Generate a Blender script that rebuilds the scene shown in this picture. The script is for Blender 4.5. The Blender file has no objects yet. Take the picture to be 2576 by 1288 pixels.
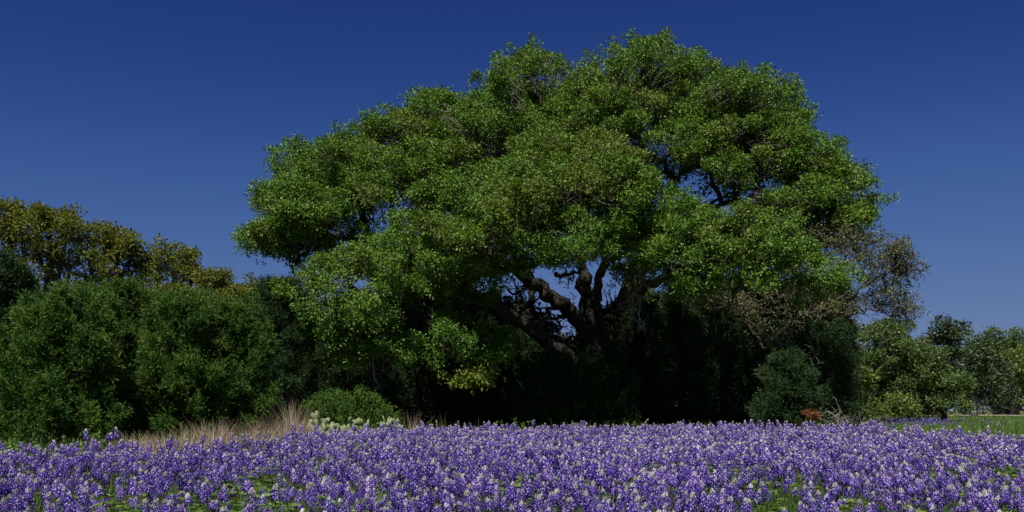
import bpy, math
import numpy as np
from mathutils import Vector

# ------------------------------------------------------------------ camera, sky, sun, exposure
C = bpy.context.scene.collection
SC = bpy.context.scene
CZ, F, HOR = 0.75, 995.0, 411.0          # camera height, focal length in px (1024 wide), horizon row
cam_d = bpy.data.cameras.new('camera'); cam = bpy.data.objects.new('camera', cam_d); C.objects.link(cam)
cam_d.sensor_width = 36.0; cam_d.lens = 36.0 * F / 1024.0
cam_d.shift_y = (HOR - 256.0) / 1024.0
cam_d.clip_start = 0.05; cam_d.clip_end = 6000
cam.location = (0, 0, CZ); cam.rotation_euler = (math.radians(90), 0, 0)
SC.camera = cam
SUN_EL, SUN_AZ = math.radians(58), math.radians(20)   # height; degrees left of straight behind the camera
sv = Vector((-math.sin(SUN_AZ) * math.cos(SUN_EL), -math.cos(SUN_AZ) * math.cos(SUN_EL), math.sin(SUN_EL)))
sl = bpy.data.lights.new('sun', 'SUN'); sl.energy = 4.2; sl.angle = math.radians(0.5); sl.color = (1.0, 0.95, 0.87)
so = bpy.data.objects.new('sun', sl); C.objects.link(so); so.rotation_euler = sv.to_track_quat('Z', 'Y').to_euler()
W = bpy.data.worlds.new('World'); SC.world = W; W.use_nodes = True
nt = W.node_tree; bg = nt.nodes['Background']
sk = nt.nodes.new('ShaderNodeTexSky'); sk.sky_type = 'NISHITA'; sk.sun_disc = False
sk.sun_elevation = SUN_EL; sk.sun_rotation = math.pi + SUN_AZ
sk.air_density = 1.0; sk.dust_density = 0.0; sk.ozone_density = 3.0; sk.altitude = 200
# the film's deep polarised blue: a tone curve per channel on the sky's radiance
EXPO = 0.7
tcw = nt.nodes.new('ShaderNodeTexCoord'); va = nt.nodes.new('ShaderNodeVectorMath'); va.operation = 'ADD'; va.inputs[1].default_value = (0, 0, .1)
nt.links.new(tcw.outputs['Generated'], va.inputs[0]); nt.links.new(va.outputs[0], sk.inputs[0])
s1 = nt.nodes.new('ShaderNodeVectorMath'); s1.operation = 'SCALE'; s1.inputs['Scale'].default_value = .15
nt.links.new(sk.outputs[0], s1.inputs[0])
cv = nt.nodes.new('ShaderNodeRGBCurve'); cm = cv.mapping; cm.use_clip = False; cm.extend = 'HORIZONTAL'
for ch, pts in enumerate([[(0, 0), (.10, .006), (.165, .019), (.233, .050), (.40, .128), (1, .27)],
                          [(0, 0), (.18, .018), (.285, .051), (.393, .112), (.64, .200), (1, .30)],
                          [(0, 0), (.35, .10), (.524, .208), (.67, .310), (.96, .385), (1, .39)]]):
    c_ = cm.curves[ch]
    c_.points[0].location = pts[0]; c_.points[1].location = (pts[-1][0], pts[-1][1] / 2 ** EXPO)
    for x_, y_ in pts[1:-1]: c_.points.new(x_, y_ / 2 ** EXPO)
cm.update(); nt.links.new(s1.outputs[0], cv.inputs['Color'])
s2 = nt.nodes.new('ShaderNodeVectorMath'); s2.operation = 'SCALE'; s2.inputs['Scale'].default_value = 10
nt.links.new(cv.outputs[0], s2.inputs[0]); nt.links.new(s2.outputs[0], bg.inputs[0])
bg.inputs[1].default_value = 0.1
SC.view_settings.view_transform = 'Standard'; SC.view_settings.look = 'None'
SC.view_settings.exposure = EXPO; SC.view_settings.gamma = 1.0
SC.cycles.max_bounces = 6; SC.cycles.diffuse_bounces = 2; SC.cycles.transmission_bounces = 3
SC.cycles.transparent_max_bounces = 4

# ------------------------------------------------------------------ helpers
def at(X, Y, d):
    """a point of the photograph (2576-wide coordinates) at depth d metres"""
    px, py = X / 2.5156, Y / 2.5156
    return np.array([(px - 512) / F * d, d, CZ - (py - HOR) / F * d])
def wx(X, d): return (X / 2.5156 - 512) / F * d
def sm(a, b, t):
    t = np.clip((np.asarray(t, float) - a) / (b - a), 0, 1); return t * t * (3 - 2 * t)
_r0 = np.random.default_rng(5)
_NX = _r0.random((64, 64))
def noise(x, y):
    x = np.asarray(x, float); y = np.asarray(y, float)
    xi = np.floor(x).astype(int); yi = np.floor(y).astype(int); fx = x - xi; fy = y - yi
    fx = fx * fx * (3 - 2 * fx); fy = fy * fy * (3 - 2 * fy)
    g = lambda a, b: _NX[a % 64, b % 64]
    return (g(xi, yi) * (1 - fx) + g(xi + 1, yi) * fx) * (1 - fy) + (g(xi, yi + 1) * (1 - fx) + g(xi + 1, yi + 1) * fx) * fy
def ground_z(x, y):
    x = np.asarray(x, float); y = np.asarray(y, float)
    base = np.interp(y, [-50, 0, 3, 14, 30, 70, 110, 400], [0.0, 0.05, 0.08, 0.18, 0.235, 0.43, 0.46, 0.5])
    f = 1 - sm(30, 60, y)
    return base + f * (0.05 * (noise(x * .7 + 9, y * .7) - .5) + 0.03 * (noise(x * 2.3, y * 2.3 + 4) - .5))
def tag(o, label=None, cat=None, group=None, kind=None):
    if label: o['label'] = label
    if cat: o['category'] = cat
    if group: o['group'] = group
    if kind: o['kind'] = kind
    return o
def empty(name, loc, label, cat, group=None, rz=0):
    o = bpy.data.objects.new(name, None); C.objects.link(o); o.location = loc; o.rotation_euler = (0, 0, rz)
    o.empty_display_size = .2
    return tag(o, label, cat, group)
def mesh_np(name, V, faces, k, mats, parent=None, attrs=None, mi=None, smooth=False, link=True, origin=None):
    """V (n,3); faces (m,k) all with k corners"""
    V = np.asarray(V, np.float32).reshape(-1, 3)
    if origin is not None: V = V - np.asarray(origin, np.float32)
    faces = np.asarray(faces, np.int32).reshape(-1, k)
    me = bpy.data.meshes.new(name)
    me.vertices.add(len(V)); me.vertices.foreach_set('co', V.ravel())
    me.loops.add(faces.size); me.loops.foreach_set('vertex_index', faces.ravel())
    me.polygons.add(len(faces)); me.polygons.foreach_set('loop_start', np.arange(len(faces), dtype=np.int32) * k)
    if mi is not None: me.polygons.foreach_set('material_index', np.asarray(mi, np.int32))
    for m in mats: me.materials.append(m)
    for an, av in (attrs or {}).items():
        a = me.attributes.new(an, 'FLOAT', 'FACE'); a.data.foreach_set('value', np.asarray(av, np.float32))
    me.update(calc_edges=True)
    if smooth: me.polygons.foreach_set('use_smooth', np.ones(len(faces), bool))
    if not link: return me
    o = bpy.data.objects.new(name, me); C.objects.link(o)
    if parent is not None: o.parent = parent
    return o
def unit(a):
    return a / np.maximum(np.linalg.norm(a, axis=-1, keepdims=True), 1e-9)

# ------------------------------------------------------------------ materials
def mat(name):
    m = bpy.data.materials.new(name); m.use_nodes = True; t = m.node_tree; t.nodes.clear()
    return m, t, t.nodes.new('ShaderNodeOutputMaterial')
def leaf_mat(name, stops, pstops=None, rough=0.5, spec=0.35, trans=0.25, tcol=(1.1, 1.25, .6)):
    """stops: ramp over per-leaf random; pstops: second ramp over per-clump value, mixed by half"""
    m, t, out = mat(name); N = t.nodes; L = t.links
    def ramp(attr, st):
        a = N.new('ShaderNodeAttribute'); a.attribute_name = attr
        r = N.new('ShaderNodeValToRGB'); e = r.color_ramp.elements
        while len(e) < len(st): e.new(0.5)
        for i, (p, c) in enumerate(st): e[i].position = p; e[i].color = (*c, 1)
        L.new(a.outputs['Fac'], r.inputs[0]); return r.outputs[0]
    col = ramp('rnd', stops)
    if pstops:
        mx = N.new('ShaderNodeMix'); mx.data_type = 'RGBA'; mx.inputs[0].default_value = .5
        L.new(col, mx.inputs[6]); L.new(ramp('puf', pstops), mx.inputs[7]); col = mx.outputs[2]
    p = N.new('ShaderNodeBsdfPrincipled'); p.inputs['Roughness'].default_value = rough
    p.inputs['Specular IOR Level'].default_value = spec
    L.new(col, p.inputs['Base Color'])
    if trans > 0:
        tr = N.new('ShaderNodeBsdfTranslucent')
        mm = N.new('ShaderNodeMix'); mm.data_type = 'RGBA'; mm.blend_type = 'MULTIPLY'; mm.inputs[0].default_value = 1
        mm.inputs[7].default_value = (*tcol, 1); L.new(col, mm.inputs[6]); L.new(mm.outputs[2], tr.inputs[0])
        ms = N.new('ShaderNodeMixShader'); ms.inputs[0].default_value = trans
        L.new(p.outputs[0], ms.inputs[1]); L.new(tr.outputs[0], ms.inputs[2]); L.new(ms.outputs[0], out.inputs[0])
    else: L.new(p.outputs[0], out.inputs[0])
    return m
def bark_mat(name, c1, c2, sc=9.0):
    m, t, out = mat(name); N = t.nodes; L = t.links
    tc = N.new('ShaderNodeTexCoord'); mp = N.new('ShaderNodeMapping'); mp.inputs['Scale'].default_value = (sc, sc, sc * .35)
    L.new(tc.outputs['Object'], mp.inputs[0])
    n = N.new('ShaderNodeTexNoise'); n.inputs['Scale'].default_value = 1.6; n.inputs['Detail'].default_value = 8; n.inputs['Roughness'].default_value = .7
    L.new(mp.outputs[0], n.inputs[0])
    r = N.new('ShaderNodeValToRGB'); r.color_ramp.elements[0].position = .35; r.color_ramp.elements[1].position = .65
    r.color_ramp.elements[0].color = (*c1, 1); r.color_ramp.elements[1].color = (*c2, 1); L.new(n.outputs[0], r.inputs[0])
    p = N.new('ShaderNodeBsdfPrincipled'); p.inputs['Roughness'].default_value = .9; p.inputs['Specular IOR Level'].default_value = .15
    L.new(r.outputs[0], p.inputs['Base Color'])
    b = N.new('ShaderNodeBump'); b.inputs['Strength'].default_value = .9; b.inputs['Distance'].default_value = .03
    L.new(n.outputs[0], b.inputs['Height']); L.new(b.outputs[0], p.inputs['Normal']); L.new(p.outputs[0], out.inputs[0])
    return m
def plain(name, c, rough=.6, spec=.3, c2=None, sc=40):
    m, t, out = mat(name); N = t.nodes; L = t.links
    p = N.new('ShaderNodeBsdfPrincipled'); p.inputs['Roughness'].default_value = rough; p.inputs['Specular IOR Level'].default_value = spec
    n = N.new('ShaderNodeTexNoise'); n.inputs['Scale'].default_value = sc; n.inputs['Detail'].default_value = 4
    tc = N.new('ShaderNodeTexCoord'); L.new(tc.outputs['Object'], n.inputs[0])
    r = N.new('ShaderNodeValToRGB'); r.color_ramp.elements[0].position = .4; r.color_ramp.elements[1].position = .6
    r.color_ramp.elements[0].color = (*c, 1); r.color_ramp.elements[1].color = (*(c2 or c), 1)
    L.new(n.outputs[0], r.inputs[0]); L.new(r.outputs[0], p.inputs['Base Color']); L.new(p.outputs[0], out.inputs[0])
    return m

M_OAK = leaf_mat('live_oak_leaf', [(0, (.050, .095, .014)), (.45, (.085, .155, .014)), (.85, (.135, .215, .020)), (.95, (.17, .17, .045)), (1, (.19, .11, .04))],
                 [(0, (.055, .150, .022)), (.5, (.090, .180, .016)), (.8, (.120, .175, .018)), (1, (.150, .145, .026))], rough=.5, spec=.25, trans=.14)
M_SPARSE = leaf_mat('sparse_olive_leaf', [(0, (.05, .07, .022)), (.5, (.10, .125, .040)), (1, (.15, .11, .055))],
                    [(0, (.09, .12, .04)), (.6, (.11, .11, .05)), (1, (.16, .10, .05))], trans=.2)
M_JUN = leaf_mat('juniper_leaf', [(0, (0.029, 0.068, 0.012)), (.5, (0.055, 0.122, 0.020)), (1, (0.101, 0.165, 0.033))],
                 [(0, (0.024, 0.085, 0.019)), (1, (0.104, 0.140, 0.025))], rough=.7, spec=.08, trans=.15)
M_JUND = leaf_mat('shaded_juniper_leaf', [(0, (0.014, 0.034, 0.011)), (.5, (0.023, 0.055, 0.014)), (1, (0.046, 0.081, 0.022))],
                  [(0, (0.016, 0.041, 0.014)), (1, (0.034, 0.064, 0.017))], rough=.6, spec=.2, trans=.1)  # shaded copy of the juniper leaf, its colour darkened to imitate shade
M_GOLD = leaf_mat('golden_oak_leaf', [(0, (0.077, 0.092, 0.016)), (.5, (0.117, 0.130, 0.020)), (1, (0.162, 0.172, 0.040))],
                  [(0, (0.072, 0.125, 0.020)), (.5, (0.135, 0.146, 0.020)), (1, (0.158, 0.135, 0.025))], rough=.6, spec=.12, trans=.25)
M_RG = leaf_mat('pasture_tree_leaf', [(0, (0.036, 0.070, 0.016)), (.5, (0.068, 0.118, 0.022)), (1, (0.108, 0.150, 0.040))],
                [(0, (0.063, 0.120, 0.020)), (.6, (0.081, 0.120, 0.028)), (1, (0.090, 0.100, 0.040))], trans=.2)
M_RY = leaf_mat('yellow_green_leaf', [(0, (0.048, 0.081, 0.012)), (.5, (0.100, 0.142, 0.020)), (1, (0.152, 0.190, 0.040))], trans=.25)
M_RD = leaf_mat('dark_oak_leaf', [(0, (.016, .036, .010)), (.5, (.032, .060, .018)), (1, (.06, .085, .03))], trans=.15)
M_RUST = leaf_mat('rust_juniper_leaf', [(0, (.11, .035, .010)), (1, (.21, .075, .02))], trans=.1)
M_BARK = bark_mat('oak_bark', (.016, .014, .011), (.065, .057, .047))  # darker than real bark: the crown's shade is put into the colour
M_TWIG = bark_mat('grey_twig', (.05, .044, .036), (.15, .135, .11), 30)
M_DEAD = bark_mat('dead_wood', (.16, .15, .13), (.34, .32, .28), 30)
M_STRAW = leaf_mat('dry_grass_blade', [(0, (.20, .14, .085)), (.5, (.34, .25, .165)), (1, (.46, .37, .26))], trans=.2, tcol=(1, .95, .8))
M_GRASS = leaf_mat('green_blade', [(0, (.04, .085, .012)), (.5, (.075, .15, .022)), (1, (.14, .20, .05))], trans=.25)
M_BBLEAF = leaf_mat('bluebonnet_leaflet', [(0, (0.030, 0.072, 0.013)), (.5, (0.068, 0.132, 0.016)), (1, (0.128, 0.196, 0.032))], trans=.25)
M_TUFT = leaf_mat('forb_leaf', [(0, (.05, .12, .02)), (.5, (.085, .17, .025)), (1, (.13, .21, .04))], trans=.25)
M_PETAL = leaf_mat('violet_petal', [(0, (0.067, 0.030, 0.263)), (.4, (0.133, 0.068, 0.449)), (.75, (0.233, 0.143, 0.635)), (1, (0.388, 0.238, 0.700))],
                   rough=.55, spec=.25, trans=.3, tcol=(1.1, .9, 1.1))
M_SPOT = leaf_mat('white_petal_spot', [(0, (.55, .45, .80)), (.5, (.80, .76, .90)), (1, (.88, .86, .88))], rough=.6, trans=.15, tcol=(1, 1, 1))
M_BUD = leaf_mat('cream_bud', [(0, (.50, .53, .36)), (.5, (.64, .62, .56)), (1, (.78, .72, .78))], rough=.6, trans=.2, tcol=(1, 1, .9))
M_STEM = plain('green_stem', (.05, .10, .025), .6, .3, (.09, .10, .04))
M_PAD = plain('cactus_pad', (.17, .23, .10), .6, .2, (.24, .29, .15), 30)
M_PADF = plain('cactus_bud', (.42, .36, .10), .6, .3, (.50, .28, .12), 60)

# ------------------------------------------------------------------ ground, road
def ground():
    def axis(a, b, fine, lo, hi, n): pass
    xs = np.concatenate([-np.geomspace(2500, 12.2, 26), np.arange(-12, 12.01, .25), np.geomspace(12.2, 2500, 26)])
    ys = np.concatenate([[-300, -80, -20, -8, -4], np.arange(-2, 20.01, .25), np.geomspace(20.5, 130, 60), np.geomspace(140, 4000, 20)])
    X, Y = np.meshgrid(xs, ys); Z = ground_z(X, Y)
    V = np.stack([X, Y, Z], -1).reshape(-1, 3); nx = len(xs); ny = len(ys)
    i = np.arange(ny - 1)[:, None] * nx + np.arange(nx - 1)[None]
    Fc = np.stack([i, i + 1, i + 1 + nx, i + nx], -1).reshape(-1, 4)
    m, t, out = mat('meadow_soil'); N = t.nodes; L = t.links
    tc = N.new('ShaderNodeTexCoord')
    def nz(s, d=6):
        n = N.new('ShaderNodeTexNoise'); n.inputs['Scale'].default_value = s; n.inputs['Detail'].default_value = d; n.inputs['Roughness'].default_value = .65
        L.new(tc.outputs['Object'], n.inputs[0]); return n.outputs[0]
    def rp(src, a, b, ca, cb):
        r = N.new('ShaderNodeValToRGB'); r.color_ramp.elements[0].position = a; r.color_ramp.elements[1].position = b
        r.color_ramp.elements[0].color = (*ca, 1); r.color_ramp.elements[1].color = (*cb, 1); L.new(src, r.inputs[0]); return r.outputs[0]
    a = rp(nz(14), .35, .65, (.025, .032, .012), (.055, .075, .02)); b = rp(nz(1.2), .45, .6, (.10, .13, .035), (.16, .145, .065))
    mx = N.new('ShaderNodeMix'); mx.data_type = 'RGBA'; L.new(rp(nz(.35), .4, .6, (.3, .3, .3), (.7, .7, .7)), mx.inputs[0])
    L.new(a, mx.inputs[6]); L.new(b, mx.inputs[7])
    p = N.new('ShaderNodeBsdfPrincipled'); p.inputs['Roughness'].default_value = .95; p.inputs['Specular IOR Level'].default_value = .1
    L.new(mx.outputs[2], p.inputs['Base Color'])
    bp = N.new('ShaderNodeBump'); bp.inputs['Strength'].default_value = .8; bp.inputs['Distance'].default_value = .04
    L.new(nz(25), bp.inputs['Height']); L.new(bp.outputs[0], p.inputs['Normal']); L.new(p.outputs[0], out.inputs[0])
    tag(mesh_np('ground', V, Fc, 4, [m], smooth=True), kind='structure')
ground()
def road():
    xs = np.linspace(25.5, 160, 61); rows = []
    for x in xs:
        y0 = 62 + .10 * (x - 30) + .8 * math.sin(x * .1)
        for w in (0, 2, 4, 6): rows.append((x, y0 + w, float(ground_z(x, y0 + w)) + .03 + (.05 if w in (2, 4) else 0)))
    V = np.array(rows); i = np.arange(60)[:, None] * 4 + np.arange(3)[None]
    Fc = np.stack([i, i + 4, i + 5, i + 1], -1).reshape(-1, 4)
    tag(mesh_np('road', V, Fc, 4, [plain('pale_caliche', (.34, .27, .22), .95, .1, (.44, .36, .30), 3)], smooth=True), kind='structure')
road()

# ------------------------------------------------------------------ foliage builders
def leaf_quads(P, A, Nn, L, Wd):
    """diamond leaves: base P, axis A, normal Nn"""
    S = unit(np.cross(A, Nn)); L = np.asarray(L)[:, None]; Wd = np.asarray(Wd)[:, None]
    Nn = unit(np.cross(S, A)); mid = P + A * L * .45 + Nn * L * .06
    V = np.stack([P, mid + S * Wd * .5, P + A * L, mid - S * Wd * .5], 1)
    n = len(P); return V.reshape(-1, 3), np.arange(n * 4).reshape(n, 4)
def rnd_unit(rng, n): return unit(rng.normal(size=(n, 3)))
def tubes(P, R, S=6):
    """P (n,k,3), R (n,k): n tapered tubes of k rings"""
    P = np.asarray(P, float); R = np.asarray(R, float)
    n, k, _ = P.shape
    T = np.gradient(P, axis=1); T = unit(T)
    ref = np.where(np.abs(T[..., 2:3]) > .9, np.array([1., 0, 0]), np.array([0, 0, 1.]))
    U = unit(np.cross(T, ref)); Vv = np.cross(T, U)
    a = np.arange(S) / S * 2 * np.pi
    ring = P[:, :, None] + R[:, :, None, None] * (U[:, :, None] * np.cos(a)[None, None, :, None] + Vv[:, :, None] * np.sin(a)[None, None, :, None])
    V = ring.reshape(-1, 3)
    b = (np.arange(n)[:, None, None] * k + np.arange(k - 1)[None, :, None]) * S
    j = np.arange(S)[None, None]; j2 = (j + 1) % S
    Fc = np.stack([b + j, b + j2, b + S + j2, b + S + j], -1).reshape(-1, 4)
    return V, Fc
def wiggle(rng, a, b, k, amp):
    """curved paths from a to b (n,3) with k points"""
    a = np.atleast_2d(a); b = np.atleast_2d(b); n = len(a); t = np.linspace(0, 1, k)[None, :, None]
    d = np.linalg.norm(b - a, axis=1)[:, None, None]
    w = np.cumsum(rng.normal(size=(n, k, 3)), axis=1); w = w - w[:, :1]; w = w - t * w[:, -1:]
    return a[:, None] * (1 - t) + b[:, None] * t + w * d * amp
def join(parts):
    off = 0; VV = []; FF = []
    for V, Fc in parts:
        VV.append(V); FF.append(Fc + off); off += len(V)
    return np.concatenate(VV), np.concatenate(FF)
def puff_leaves(rng, P, D, PV, r, ncl, nl, L, Wd, spread=.07, up=.5):
    """P puff centres, D outward direction, PV clump value; each puff gets ncl clusters of nl leaves"""
    n = len(P); r = np.broadcast_to(r, n)
    d = unit(rng.normal(size=(n, ncl, 3)) + D[:, None] * .75 + np.array([0, 0, .35]))
    c = P[:, None] + d * (r[:, None] * (.35 + .75 * rng.random((n, ncl)) ** .7))[..., None] * np.array([1, 1, .72])
    st = rng.uniform(0, .75, n); c = c + D[:, None] * ((d * D[:, None]).sum(-1) * (r * st)[:, None])[..., None]
    c = np.repeat(c.reshape(-1, 3), nl, 0); d = np.repeat(d.reshape(-1, 3), nl, 0); m = len(c)
    a = unit(d * .55 + rng.normal(size=(m, 3)) * .8)
    p = c + a * spread * rng.random((m, 1)) + rng.normal(size=(m, 3)) * spread * .35
    nn = unit(d * .5 + np.array([0, 0, up]) + rng.normal(size=(m, 3)) * .6)
    s = rng.uniform(.7, 1.3, m)
    V, Fc = leaf_quads(p, a, nn, L * s, Wd * s)
    cr = np.repeat(rng.random(n * ncl), nl)
    rv = np.clip(.6 * rng.random(m) + .4 * cr, 0, 1)
    pv = np.clip(np.repeat(np.repeat(PV, ncl), nl) + rng.normal(size=m) * .08, 0, 1)
    return V, Fc, rv, pv
def bough_puffs(rng, c, rad, n, inner=.62):
    d = rng.normal(size=(n, 3)) + np.array([0, -.15, .45]); d[:, 2] = np.where(d[:, 2] < -.6, -d[:, 2] * .6, d[:, 2]); d = unit(d)
    u = inner + (1 - inner) * rng.random(n) ** .6
    lump = 1 + .16 * np.sin(d[:, 0] * 5 + c[0] * 3) * np.cos(d[:, 1] * 4 + c[1]) + .13 * rng.normal(size=n)
    lump = np.where(rng.random(n) < .12, lump * rng.uniform(1.02, 1.16, n), lump)
    return c + d * rad * (u * lump)[:, None], d

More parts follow.
